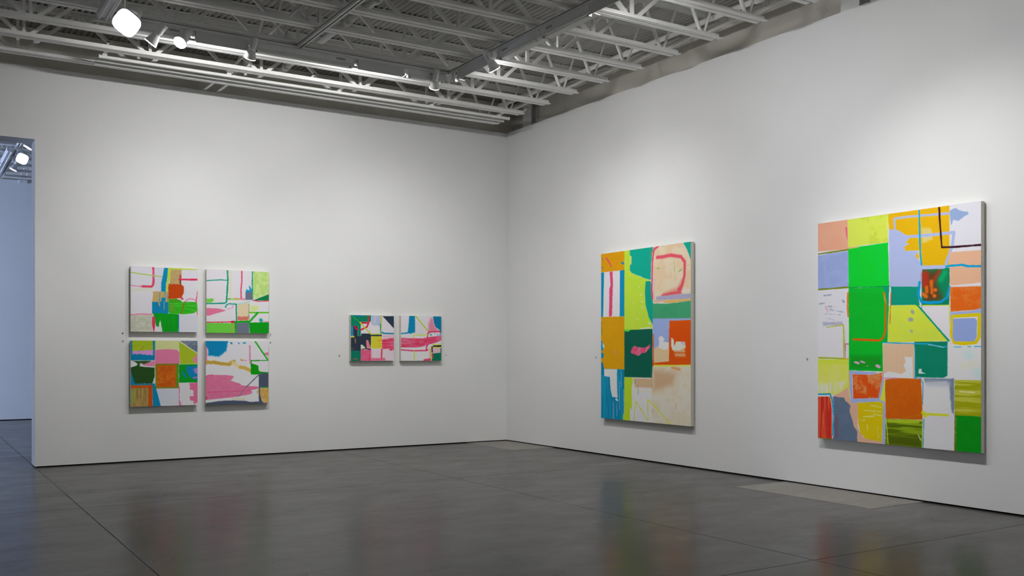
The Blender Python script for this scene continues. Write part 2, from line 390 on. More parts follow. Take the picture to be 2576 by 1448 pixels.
# ------------------------------------------------------------------ lighting track and fixtures
TZ = 4.418
def track(name, label, a, b):
    t = thing(name, label, 'track', group='lighting track')
    h = 0.044; wd = 0.026
    p = [(-wd, 0), (-wd, -h), (-0.008, -h), (-0.008, -h + 0.03), (0.008, -h + 0.03), (0.008, -h), (wd, -h), (wd, 0), (wd * .7, 0.0), (-wd * .7, 0.0)][::-1]
    MB().prism(p, a, b).build('channel', 'fixture_white', t)
    d = (Vector(b) - Vector(a)).normalized()
    MB().prism([(-0.0075, -h + 0.006), (0.0075, -h + 0.006), (0.0075, -h + 0.029), (-0.0075, -h + 0.029)], Vector(a) + d * .01, Vector(b) - d * .01).build('slot', 'track_slot', t)
    MB().prism([(-wd - 0.001, -0.016), (-wd + 0.004, -0.016), (-wd + 0.004, -0.010), (-wd - 0.001, -0.010)], a, b).build('groove', 'track_slot', t)
    MB().prism([(wd - 0.004, -0.016), (wd + 0.001, -0.016), (wd + 0.001, -0.010), (wd - 0.004, -0.010)], a, b).build('groove', 'track_slot', t)
    return t
TY = -2.44; TX = -2.262
track('lighting_track', 'white lighting track parallel to the left wall', (-5.80, TY, TZ), (TX - 0.03, TY, TZ))
track('lighting_track', 'white lighting track running parallel to the right wall from the track corner', (TX, TY + 0.03, TZ), (TX, -9.4, TZ))
track('lighting_track', 'slim white lighting track crossing joists in the middle of the ceiling', (-4.02, TY - 0.03, TZ), (-4.02, -9.4, TZ))
track('lighting_track', 'white lighting track at upper left above the bright lamp', (-5.83, TY + 0.05, TZ), (-5.83, -9.4, TZ))

def frame_xf(axis, s):
    # local u = along track, v = towards lit wall, w = up
    return Matrix(((1, 0, 0), (0, 1, 0), (0, 0, 1))) if axis == 'x' else Matrix(((0, 1, 0), (-1, 0, 0), (0, 0, 1)))
def washer(label, axis, u_h, u_p, lit=True, power=0.0):
    """linear wall washer: lamp trough over u_h, shield panel over u_p; wall side is +v"""
    t = thing('wall_washer', label, 'light fixture', group='linear wall washers on the track')
    org = Vector((0, TY, TZ - 0.044)) if axis == 'x' else Vector((TX, 0, TZ - 0.044))
    F = frame_xf(axis, 1)
    W = lambda u, v, w: org + F @ Vector((u, v, w))
    def ex(prof, u0, u1, name, m, par=t):      # profile in (v, w), extruded along u
        a = [W(u0, p[0], p[1]) for p in prof]; b = [W(u1, p[0], p[1]) for p in prof]; n = len(prof)
        return MB().add(a + b, [(i, (i + 1) % n, n + (i + 1) % n, n + i) for i in range(n)] + [tuple(range(n))[::-1], tuple(range(n, 2 * n))]).build(name, m, par)
    if u_h:
        a, b = u_h
        hs = ex([(-0.030, -0.004), (-0.030, -0.062), (-0.022, -0.068), (0.03, -0.068), (0.03, -0.004)], a, b, 'ballast_housing', 'fixture_white')
        ex([(-0.034, -0.068), (-0.046, -0.092), (-0.043, -0.094), (-0.028, -0.070)], a, b, 'reflector_lip', 'fixture_white')
        ex([(0.03, -0.068), (0.10, -0.075), (0.10, -0.079), (0.028, -0.072)], a, b, 'reflector_wing', 'fixture_white')
        MB().tube([W(a + 0.04, 0.0, -0.087), W(b - 0.04, 0.0, -0.087)], 0.011, 10).build('lamp_tube', 'tube_off', t)
        for u in (a + 0.02, b - 0.02):
            so = ex([(-0.016, -0.068), (-0.016, -0.102), (0.016, -0.102), (0.016, -0.068)], u - 0.008, u + 0.008, 'lamp_socket', 'fixture_white')
            d = 1 if u < (a + b) / 2 else -1
            MB().tube([W(u + d * 0.012, 0, -0.087), W(u + d * 0.024, 0, -0.087)], 0.0125, 10).build('end_ring', 'green_ring', so)
        ex([(-0.0312, -0.020), (-0.0312, -0.042), (-0.0302, -0.042), (-0.0302, -0.020)], b - 0.20 if axis == 'x' else a + .1, b - 0.10 if axis == 'x' else a + .2, 'rating_label', 'label_print', hs)
    if u_p:
        a, b = u_p
        pn = ex([(-0.048, -0.012), (-0.036, -0.012), (-0.052, -0.118), (-0.058, -0.118)], a, b, 'shield_panel', 'shield_white')
        hd = 0.155 if axis == 'x' else 0.085
        ex([(-0.036, -0.004), (-0.036, -0.010), (hd * .65, -0.010), (hd, -0.010 - hd * .06), (hd, -0.004 - hd * .06), (hd * .65, -0.004)], a - 0.02, b + 0.02, 'top_hood', 'fixture_white')  # unseen hood, its length shaped to cut light spilling upward
        for u in (a, b - 0.004): ex([(-0.050, -0.012), (0.045, -0.012), (-0.055, -0.118)], u, u + 0.004, 'end_gusset', 'fixture_white', pn)
        MB().tube([W(a + 0.03, -0.02, -0.05), W(b - 0.03, -0.02, -0.05)], 0.010, 10).build('lamp_tube', 'tube_glow' if lit else 'tube_off', t)
        if lit:
            c = W((a + b) / 2, 0.012, -0.055); aim = W((a + b) / 2, 1.0, -0.055 - 1.5)
            ld = bpy.data.lights.new('washer_light', 'AREA'); ld.shape = 'RECTANGLE'; ld.size = b - a - 0.06; ld.size_y = 0.05
            ld.energy = power; ld.color = (1.0, 0.99, 0.985)
            lo = bpy.data.objects.new('washer_light', ld); COL.objects.link(lo); lo.parent = t
            q = (aim - c).to_track_quat('-Z', 'Y'); M = q.to_matrix()
            # long side along the track
            zc = -(aim - c).normalized(); xc = (F @ Vector((1, 0, 0))); yc = zc.cross(xc)
            M = Matrix((xc, yc, zc)).transposed().to_4x4(); M.translation = c
            lo.matrix_world = M
    for u in ([u_h[0] + 0.12, u_h[1] - 0.12] if u_h and u_h[1] - u_h[0] > .4 else []) + ([u_p[0] - 0.015, u_p[1] + 0.015] if u_p else []):
        ex([(-0.024, 0.0), (-0.024, -0.05), (0.02, -0.05), (0.02, 0.0)], u - 0.014, u + 0.014, 'bracket', 'fixture_white')

PX_ = 28; PY_ = 21
washer('wall washer left on the track, shield panel between two lamp heads', 'x', (-5.72, -5.10), (-5.055, -4.545), True, PX_)
washer('wall washer with the longest lamp trough, middle of the left-wall track', 'x', (-4.49, -3.42), (-3.385, -2.865), True, PX_)
washer('short wall washer with rating label beside the downward lamp', 'x', (-2.80, -2.33), None, False)
# along the second track u runs towards the camera (u = -y)
washer('wall washer with shield panel at the corner end of the right-wall track', 'y', (2.52, 2.60), (2.70, 3.36), True, PY_)
washer('wall washer with long lamp trough beside the right-facing lamp head', 'y', (3.50, 4.25), None, False)
washer('wall washer with long trough and shield panel at the top of the picture', 'y', (4.29, 5.06), (5.10, 5.75), True, PY_ * 1.0)
washer('wall washer on the right-wall track above the top edge of the picture', 'y', (5.82, 7.0), (7.06, 7.66), True, PY_ * 0.8)

def head(label, base, pivot, aim, power, size=1.0, angle_deg=60, blend=0.6, color=(1, 0.99, 0.985), group='track lamp heads', glow='lamp_glow', sq=None, roll=0.0):
    """track spotlight: adapter on the track, stem, ribbed can, flared shade and lens"""
    t = thing('track_lamp', label, 'lamp', base, group=group)
    pv = Vector(pivot) - Vector(base)
    MB().box(-0.03, 0.03, -0.016, 0.016, -0.05, 0.004).build('track_adapter', 'fixture_white', t, bevel=0.003)
    d = (Vector(aim) - Vector(pivot)).normalized()
    M = (-d).to_track_quat('Z', 'Y').to_matrix().to_4x4(); M = M @ Matrix.Rotation(roll, 4, 'Z'); M.translation = pv
    s = size
    back = M @ Vector((0, 0, 0.075 * s)); side = M @ Vector((0.0, 0, 0.05 * s))
    MB().tube([(0, 0, -0.05), (0, 0, min(-0.07, pv.z + 0.05)), side], 0.007, 8).build('stem', 'fixture_white', t)
    can = MB().lathe([(0, 0.105 * s), (0.026 * s, 0.105 * s), (0.030 * s, 0.100 * s), (0.030 * s, 0.018 * s), (0.025 * s, 0.012 * s), (0.025 * s, 0.0)], 20, M=M).build('lamp_can', 'fixture_white', t)
    for k in range(3): MB().lathe([(0.0302 * s, 0.09 * s - k * 0.012 * s), (0.0315 * s, 0.088 * s - k * 0.012 * s), (0.0302 * s, 0.086 * s - k * 0.012 * s)], 20, M=M).build('cooling_rib', 'fixture_white', can)
    MB().lathe([(0.025 * s, 0.0), (0.033 * s, -0.008 * s), (0.038 * s, -0.03 * s), (0.0525 * s, -0.078 * s), (0.0535 * s, -0.084 * s), (0.0505 * s, -0.084 * s), (0.049 * s, -0.078 * s), (0.035 * s, -0.032 * s)], 32, M=M, sq=sq).build('shade', 'fixture_white', t)
    MB().lathe([(0.0, -0.084 * s), (0.020 * s, -0.087 * s), (0.042 * s, -0.090 * s), (0.0515 * s, -0.0885 * s), (0.0530 * s, -0.0842 * s)], 32, M=M, sq=sq).build('lens', glow, t)
    if power:
        ld = bpy.data.lights.new('lamp_light', 'SPOT'); ld.energy = power; ld.color = color
        ld.spot_size = math.radians(angle_deg); ld.spot_blend = blend; ld.shadow_soft_size = 0.035 * s
        lo = bpy.data.objects.new('lamp_light', ld); COL.objects.link(lo); lo.parent = t
        Ml = d.to_track_quat('-Z', 'Y').to_matrix().to_4x4(); Ml.translation = Vector(base) + (M @ Vector((0, 0, -0.088 * s)))
        lo.matrix_parent_inverse = Matrix.Identity(4)
        Ml2 = Ml.copy(); Ml2.translation = M @ Vector((0, 0, -0.098 * s)); lo.matrix_local = Ml2
    return t
TB = TZ - 0.044
K = 120
head('big glaring lamp head at upper left facing the camera', (-5.83, -3.22, TB), (-5.80, -3.32, 4.11), (-7.9, -7.4, 0.9), 0, 1.75, 70, sq=3.5, roll=0.75)
head('lamp head tilted left, first of two right of the glaring lamp', (-5.42, TY, TB), (-5.42, TY - 0.085, TB - 0.12), (-7.6, -0.9, 1.0), K * 0.5, 1.15, 75)
head('lamp head showing its glowing oval lens beside the shield panel', (-5.17, TY, TB), (-5.17, TY - 0.085, TB - 0.10), (-7.4, -4.3, 1.2), 0, 1.15, 70)
head('lamp head pointing down between shield panel and long trough', (-4.47, TY, TB), (-4.52, TY - 0.085, TB - 0.10), (-4.85, -0.02, 0.9), K * 0.95, 1.12, 100, 1.0)
head('lamp head pointing straight down near the track corner', (-2.42, TY, TB), (-2.49, TY - 0.085, TB - 0.10), (-1.80, -0.02, 0.9), K * 0.8, 1.1, 100, 1.0)
head('lamp head aimed at the right wall beside the corner shield panel', (TX, -3.40, TB), (TX - 0.075, -3.44, TB - 0.10), (-0.02, -3.15, 1.2), K * 1.05, 1.15, 100, 1.0)
head('lamp head on the right-wall track just above the picture edge', (TX, -6.0, TB), (TX - 0.08, -6.02, TB - 0.1), (-0.02, -6.35, 1.5), K * 0.3, 1.0, 100, 1.0)
head('lamp head on the right-wall track farther above the picture edge', (TX, -6.9, TB), (TX - 0.08, -6.92, TB - 0.1), (-0.02, -7.5, 0.5), K * 1.9, 1.0, 100, 1.0)

# fixture housing along the upper-left track
t = thing('track_housing', 'long grooved white housing hanging below the upper-left track', 'light fixture')
p = [(-0.045, 0), (-0.045, -0.05), (-0.028, -0.062), (-0.012, -0.05), (0.012, -0.05), (0.03, -0.068), (0.045, -0.05), (0.045, 0)][::-1]
MB().prism(p, (-5.90, -2.50, TB - 0.002), (-5.90, -4.9, TB - 0.002)).build('body', 'fixture_white', t)
MB().tube([(-5.885, -2.44, TB - 0.045), (-5.885, -4.9, TB - 0.045)], 0.011, 10).build('lamp_tube', 'tube_off', t)
for y in (-2.5, -3.7): MB().prism([(-0.05, 0.0), (-0.05, -0.066), (0.05, -0.072), (0.05, 0.0)][::-1], (-5.90, y + 0.012, TB - 0.002), (-5.90, y, TB - 0.002)).build('end_plate', 'fixture_white', t)

# ------------------------------------------------------------------ next room fixtures
NTX = -5.965
track('lighting_track', 'lighting track of the next room, seen at the top of the doorway', (NTX, 2.7, TZ), (NTX, 7.4, TZ))
t = thing('track_housing', 'white linear fixture hanging in the next room beside its lamps', 'light fixture')
MB().prism(p, (NTX - 0.095, 4.4, TB - .002), (NTX - 0.095, 6.9, TB - .002)).build('body', 'fixture_white', t)
MB().tube([(NTX - 0.075, 4.4, TB - 0.066), (NTX - 0.075, 6.96, TB - 0.066)], 0.012, 10).build('lamp_tube', 'tube_off', t)
MB().prism([(-0.055, 0.0), (-0.055, -0.066), (0.05, -0.072), (0.05, 0.0)][::-1], (NTX - 0.095, 5.5, TB - .002), (NTX - 0.095, 5.53, TB - .002)).build('joint_plate', 'fixture_white', t)
NL = [((-5.90, 4.336, 4.24), 1.35, (-6.8, -1.0, 1.2), 'largest glaring lamp head seen through the doorway'),
      ((-5.905, 3.154, 4.24), 1.1, (-8.0, 3.5, 0.5), 'lamp head at the top right corner of the doorway view'),
      ((-5.925, 5.136, 4.24), 1.0, (-7.6, 5.6, 0.5), 'small lamp head tilted left, lowest in the doorway view')]
for (q, s, aim, lab) in NL:
    head(lab, (NTX, q[1], TB), (q[0], q[1], q[2]), aim, 0, s, 90, sq=(3.5 if s > 1.2 else None), roll=0.4, group='lamp heads of the next room', color=(0.75, 0.82, 1.0))
t = thing('junction_box', 'small white electrical box with two bent conduits high in the next room', 'box', (-5.50, NY, 4.50))
MB().box(-0.075, 0.075, -0.06, 0.0, -0.01, 0.05).build('box', 'fixture_white', t, bevel=0.008)
for x in (-0.04, 0.045): MB().box(x - 0.016, x + 0.016, -0.0615, -0.059, 0.004, 0.010).build('knockout', 'label_print', t)
for sx in (-1, 1):
    MB().tube([(sx * 0.03 - .01, -0.03, 0.05), (sx * 0.035 - .01, -0.05, 0.09), (sx * 0.05, -0.25, 0.13), (sx * 0.055, -0.9, 0.14)], 0.010, 8).build('conduit', 'steel_paint', t)

PAINT = {
"A": """p d8d6e0 0.0 0.0 0.0 -|-109,-45 1074,-101 1083,1060 -104,1069
p cfd2c6 0.0 19.6 2.4 -|2,335 327,317 328,371 2,397
p d0d3e2 0.0 15.7 2.4 -|348,8 484,2 441,368 335,324
p b3b6a3 0.0 7.9 2.4 n:cdccc0:60|0,749 315,733 309,997 -10,1004
l d3d0c3 11.0 6.3 2.4 -|52,140 133,153 185,213 208,266
l d2425f 31.4 4.7 2.4 -|326,-3 331,36
l d4567a 31.4 4.7 2.4 -|330,51 332,184
l d6405f 33.0 6.3 2.4 -|334,199 327,270 305,302 164,303
l ee86a4 14.1 4.7 2.4 -|164,303 75,302 31,296 -2,292
l a9c457 15.7 1.6 2.4 -|-7,94 185,116 538,152
p 0c86b0 0.0 1.6 2.4 -|491,-3 552,-3 538,160 519,255 516,377 444,375 447,242 477,84
p b7d145 0.0 1.6 2.4 -|552,-2 590,1 580,166 565,222 550,278 551,376 520,375 523,263 538,160
p b9cf3f 0.0 1.6 2.4 -|552,-4 1004,-4 977,15 590,23
p b9a06b 0.0 3.9 2.4 n:a58f60:35|590,23 757,21 753,251 573,249
l 5a2036 18.9 1.6 2.4 -|736,113 734,247
l c72a4c 17.3 1.6 2.4 -|736,109 737,152
l d83058 26.7 4.7 2.4 -|721,173 868,171
l dc2a56 29.9 4.7 2.4 -|892,170 1005,166
p bb4514 0.0 6.3 6.3 -|554,250 753,251 790,285 785,388 754,469 551,486
l d6455f 33.0 1.6 2.4 -|747,461 766,476
l f07d9d 12.6 3.9 2.4 -|805,523 840,486 894,469 949,483 973,499
l ee4d76 14.1 3.9 2.4 -|1001,350 980,498 999,734
p 4c9a1e 0.0 1.6 2.4 -|551,486 677,480 747,501 755,532 552,541
p 2fae22 0.0 1.6 3.9 h:66c050:55|552,529 973,522 992,542 1001,654 943,703 795,722 564,710 549,679
p 5f9f33 0.0 35.4 2.4 -|556,545 624,559 663,677 564,679
l 7a7a22 22.0 6.3 2.4 -|805,527 771,611 752,707
p 0680ad 0.0 1.6 2.4 -|310,532 552,525 553,711 599,727 311,715
p bfa36a 0.0 1.6 4.7 -|328,373 551,372 540,534 314,536
l 5f97a0 17.3 6.3 7.9 -|426,392 420,525
p 0c86b0 0.0 1.6 9.4 -|453,469 509,468 510,532 442,534
l 0c86b0 6.3 1.6 2.4 -|510,377 511,468
l 0c86b0 4.7 1.6 2.4 -|492,378 491,437
l 0c86b0 7.9 1.6 2.4 -|544,376 542,530
l b79d6c 17.3 1.6 6.3 -|408,533 421,596
l b79d6c 9.4 1.6 2.4 -|491,539 490,653
p 0c921f 0.0 1.6 6.3 v:22a52a:50|315,708 714,719 704,1001 467,1003 432,823 406,921 369,910 353,793
p 0a80b0 0.0 1.6 2.4 -|702,720 718,723 717,1001 703,1001
l f48bac 18.9 6.3 2.4 -|-3,746 114,729 307,730
p d93a5c 0.0 3.9 4.7 -|323,754 359,793 357,902 343,1001 326,993 308,872 311,778
p c8c9d2 0.0 1.6 2.4 -|718,731 1006,730 1008,1006 717,1009""",
"B": """p dedbe6 0.0 0.0 0.0 -|-127,-102 1156,-163 1167,1045 -121,1058
p c3da8c 0.0 4.1 2.5 n:9bc968:55|740,0 1008,-7 1001,358 735,449
p d3d5c3 0.0 6.5 2.5 -|345,1 402,-1 401,442 340,444
l 158f78 24.5 4.1 4.9 -|329,-6 334,160 323,331 314,493
l 12937a 21.3 3.3 2.5 -|314,477 308,514 276,527 139,535 -5,542
l 13957c 16.3 3.3 2.5 -|-7,178 113,167 233,156 314,161
l 1c9a85 19.6 3.3 4.9 -|733,-3 728,145 731,449
l e8456b 21.3 5.7 2.5 -|558,-4 559,151 544,315 549,454
l e98aa0 27.8 11.4 2.5 -|438,453 602,453
l 9fc94a 19.6 6.5 2.5 -|356,458 520,459
l 3fa52a 19.6 1.6 2.5 -|328,459 369,458
p 77c54d 0.0 6.5 8.2 -|-5,462 106,451 114,483 83,524 -5,530
p 1a8fc0 0.0 1.6 3.3 -|616,354 634,279 647,308 652,287 684,319 671,233 688,237 726,317 726,350
p 6a7183 0.0 1.6 2.5 -|616,354 726,322 725,461 617,465
p 0c7a42 0.0 1.6 2.5 -|1003,360 1004,466 735,469
l e23a60 14.7 4.1 2.5 -|735,469 852,483 1004,468
p f57a9c 0.0 3.3 2.5 -|-9,607 196,614 313,644 196,679 20,735 -8,728
l 1b9a88 19.6 3.3 2.5 -|296,591 316,550 357,533 467,538
l 138d74 21.3 4.9 2.5 -|467,538 473,800
l 9ccfc4 19.6 9.8 2.5 -|488,538 685,491
l f49ab2 11.4 4.9 2.5 -|398,540 422,588 325,623
p d5c6a3 0.0 8.2 2.5 -|492,542 677,508 675,796 485,799
p c9705f 0.0 11.4 16.3 -|489,726 666,734 659,792 489,795
l 8f8a7a 11.4 4.9 2.5 -|673,533 675,788
p cfdf8e 0.0 28.6 2.5 -|698,549 845,561 812,628 695,656
l 62b92c 24.5 1.6 2.5 -|687,668 837,665 1010,661
p 04921d 0.0 1.6 2.5 -|675,829 1011,817 1013,1007 689,1010
l 2aa42a 32.7 1.6 2.5 -|820,665 692,804
l 179a80 53.9 16.3 2.5 -|867,784 876,801
l f08aa5 9.8 3.3 2.5 -|880,802 1007,811
l d8304f 18.0 4.9 4.9 -|-3,834 197,831 367,822 432,813
l c4283f 39.2 6.5 2.5 -|400,825 436,826
p 68c244 0.0 3.3 2.5 -|-7,842 445,843 446,1013 -6,1018
p 8fae52 0.0 32.7 2.5 -|392,858 445,857 446,988 392,989
p 17a01f 0.0 1.6 2.5 -|444,808 704,796 692,833 473,838 473,1013 446,1013
p 66707f 0.0 1.6 2.5 -|473,838 675,829 681,1010 474,1012""",
"C": """p c9c9d2 0.0 0.0 0.0 -|-103,-63 1088,-77 1097,1143 -91,1116
p 0e769f 0.0 1.7 2.5 -|-10,-15 355,-18 353,300 -7,300
p 94ac2a 0.0 1.7 2.5 h:a9bb3a:40|19,-15 321,-18 325,145 21,164
p c78cc4 0.0 8.3 9.9 -|21,161 326,143 323,217 21,202
l b0662e 8.3 3.3 2.5 -|131,150 185,90
p a3c02a 0.0 1.7 2.5 -|355,-18 372,-19 365,134 356,135
p bfc389 0.0 1.7 2.5 -|368,-19 709,-22 710,137 359,137
p ee7da2 0.0 3.3 2.5 -|354,143 524,129 684,137 722,178 727,362 356,358
p 98ad2c 0.0 1.7 2.5 -|710,-6 1004,194 1005,355 734,360
p 5c6878 0.0 1.7 2.5 n:8a93a0:50|714,-14 1006,-17 1008,195
l d5d6dd 6.6 1.7 2.5 -|715,7 1000,195
p f288a8 0.0 4.1 2.5 -|1008,192 1009,337 952,337 919,295 959,244
p d6d4dc 0.0 1.7 2.5 -|-15,303 353,302 354,403 -14,402
p ee86aa 0.0 1.7 2.5 -|156,362 353,304 354,395 195,382
p 2c5122 0.0 1.7 4.1 -|24,306 316,306 242,341 187,357 133,337 133,386 56,411 102,353
p 25481d 0.0 1.7 2.5 -|-14,410 86,378 172,396 348,411 349,543 315,652 50,652 -13,492
p 0b79a4 0.0 1.7 2.5 -|-21,427 -2,460 58,652 347,653 371,725 444,1006 322,1004 314,679 -19,676
p a3884e 0.0 1.7 2.5 v:5f5238:50|-19,678 315,679 318,1012 -15,1005
p b4511a 0.0 11.6 2.5 -|-19,674 315,677 316,720 -18,716
p b34a16 0.0 11.6 2.5 -|257,678 315,679 318,1012 252,1011
p 86914a 0.0 18.2 2.5 -|-10,720 51,754 53,942 -8,940
p b2521a 0.0 1.7 2.5 n:c87a26:45|356,353 709,354 711,735 375,733
l 6f7a1c 21.5 5.0 2.5 -|368,366 701,362
l 5f8a1c 19.9 5.0 2.5 -|366,362 372,725
l 4f8420 36.4 8.3 6.6 -|689,370 688,724
l 6f7f26 19.9 5.0 2.5 -|379,721 704,720
p 078c26 0.0 1.7 2.5 -|713,366 1009,362 1011,648 714,649
p 1577ab 0.0 2.5 2.5 -|823,395 1009,387 1011,627 889,563 827,471
p 1876a8 0.0 1.7 4.1 -|759,462 791,487 848,571 824,579 767,512
p a076b5 0.0 13.3 2.5 -|936,438 1001,412 1002,513 961,505
l d86a9a 14.9 6.6 2.5 -|937,576 1003,564
p bfc3d0 0.0 1.7 2.5 -|375,733 712,735 715,1011 443,1006
p cfccd6 0.0 1.7 2.5 -|712,654 1011,648 1014,1017 715,1011
p ee7095 0.0 5.0 6.6 -|873,655 1011,648 1014,958 940,982 940,940 879,923 883,864 940,857 935,773 882,751 882,705
p ec7aa0 0.0 1.7 4.1 -|712,679 728,729 722,912 759,1004 715,1011""",
"D": """p d0cfd8 0.0 0.0 0.0 -|-117,-74 1175,-81 1190,1193 -111,1156
p 0a7aa8 0.0 17.3 12.1 -|-17,-24 364,-25 339,43 322,155 255,206 204,244 43,231 34,137 -16,87
l 1c80ad 29.3 6.9 2.6 -|394,28 403,35
l 1c80ad 20.7 6.9 2.6 -|517,34 524,36
l 1c80ad 24.2 6.9 2.6 -|596,30 622,27
l e8608c 17.3 3.5 2.6 -|9,95 11,363
l b0933f 55.2 12.1 8.6 -|19,333 137,334 222,356 358,369 409,339 443,320
l cdbd8a 51.8 25.9 2.6 -|426,344 530,414
l bb9c48 53.5 15.5 2.6 -|543,414 608,423 718,476
l c9ad62 38.0 4.3 2.6 -|555,297 561,299
l e06a88 10.4 1.7 2.6 -|564,304 638,308
l ef7f9f 19.0 4.3 5.2 -|696,77 699,354
p f07f9f 0.0 2.6 2.6 -|912,194 1009,173 1010,235 948,220
l 2f9f24 25.9 1.7 2.6 -|778,-5 991,303
p 088c16 0.0 1.7 3.5 -|710,304 1010,299 1010,314 725,321 725,354 782,372 835,394 843,477 915,495 1012,500 1013,518 849,518 849,535 712,534
p ee7398 0.0 2.6 2.6 n:f090ae:30|-13,567 28,531 308,534 428,551 441,568 390,628 533,673 567,704 838,730 847,756 707,789 747,811 708,849 482,884 56,918 -11,917
l d64672 7.8 1.7 2.6 -|38,802 707,791
l d2395f 10.4 3.5 2.6 -|12,550 37,534 113,535
l d83a62 19.0 4.3 2.6 -|9,870 14,913
l bcbaa3 43.2 21.6 2.6 -|414,917 604,926
p 454f60 0.0 1.7 2.6 -|849,516 1013,516 1015,741 865,743 866,853 889,949 920,989 1018,996 1018,1022 841,1018 841,970 841,564
p b58f4a 0.0 4.3 2.6 n:cfb27a:45|867,755 1015,754 1018,989 920,989 890,923 868,853
p c4a574 0.0 6.9 2.6 -|795,816 839,765 844,870 813,834
l 1f8f24 13.8 1.7 2.6 -|865,744 1015,747
p 454f62 0.0 1.7 4.3 -|-20,970 226,943 440,939 613,952 700,970 849,970 850,1036 -19,1023
l 565f70 17.3 1.7 2.6 -|838,542 654,718
l 565f70 9.5 1.7 2.6 -|654,718 508,880
l 6a7080 15.5 5.2 2.6 -|560,829 504,882""",
"E": """p d6d0da 0.0 0.0 0.0 -|-222,-80 1132,-111 1143,1167 -215,1158
p 047a5d 0.0 1.7 2.5 -|-20,-19 461,-29 462,139 383,140 226,143 228,455 161,456 160,240 -18,242
p 1279a8 0.0 1.7 2.5 -|-20,-19 310,-25 310,20 -19,23
p e2d4dc 0.0 1.7 2.5 -|229,147 462,143 464,399 232,397
p 2a3444 0.0 1.7 2.5 -|48,241 155,240 157,456 228,455 241,401 461,399 464,424 716,421 717,456 462,461 459,617 446,730 351,730 226,781 -15,781 -16,487 50,457
l c11f38 33.6 1.7 2.5 -|80,245 115,294 151,315
p 1583b0 0.0 1.7 2.5 -|-18,242 48,241 45,457 -17,458
p c3c33c 0.0 1.7 2.5 -|-17,458 90,457 63,490 -16,487
l c9a53a 11.7 1.7 2.5 -|95,515 109,610
l 6a6a3a 13.4 4.2 2.5 -|3,734 65,735
p b71d33 0.0 1.7 2.5 -|235,147 392,144 392,182 240,184
l d2223f 35.2 3.4 2.5 -|400,31 412,148 366,257 232,318
p b9bcd2 0.0 1.7 2.5 v:8fa3c9:70|463,-20 690,-25 687,219 510,222 469,181
p d9d8dd 0.0 4.2 2.5 -|469,227 660,224 684,396 471,403
p 1583ae 0.0 1.7 2.5 -|664,186 692,177 698,396 680,396
p b5c534 0.0 1.7 2.5 -|690,-25 717,-26 716,421 693,421
p b5c534 0.0 1.7 2.5 -|466,403 716,396 716,419 462,424
l 36a03a 21.8 1.7 2.5 -|34,18 204,160
l b5c534 25.2 1.7 2.5 -|204,160 466,417
p 28384a 0.0 1.7 2.5 -|731,10 1012,5 1015,295
l 0d82a8 31.9 4.2 2.5 -|720,370 757,391 1011,397
l ecb9c8 67.1 33.6 2.5 -|758,463 1011,452
p c6c03c 0.0 1.7 2.5 -|465,459 714,456 714,729 464,730
l d89a3f 33.6 18.5 2.5 -|621,557 713,548
l cfa03c 10.1 4.2 2.5 -|631,616 713,615
l cfa03c 10.1 4.2 2.5 -|632,683 714,683
p dc3158 0.0 4.2 2.5 h:f590aa:75|717,522 1016,486 1018,728 719,742
p df4d74 0.0 1.7 2.5 h:ee8aa6:50|226,756 455,759 466,1020 218,1019
p 04705a 0.0 1.7 2.5 -|-15,781 226,781 223,1019 -13,1018
l d8304a 16.8 1.7 2.5 -|57,956 138,952
p c9d3b5 0.0 1.7 2.5 -|225,647 261,647 333,709 315,730 226,756
p d9707c 0.0 1.7 5.0 v:c9a0a8:50|350,550 395,542 422,617 450,730 369,730 350,626
p 2a3444 0.0 1.7 2.5 -|243,731 457,730 457,763
p ddc6d0 0.0 1.7 2.5 -|467,741 1018,745 1021,1021 466,1020
l e35d80 50.4 29.4 2.5 -|470,969 771,970
l da2f55 31.9 10.1 2.5 -|714,750 707,936
l e2456c 30.2 10.1 2.5 -|907,754 1014,745
l c82a4c 36.9 6.7 2.5 -|926,754 935,758
l e67a98 16.8 8.4 2.5 -|467,751 461,994
l c4203c 16.8 5.0 2.5 -|429,919 439,994""",
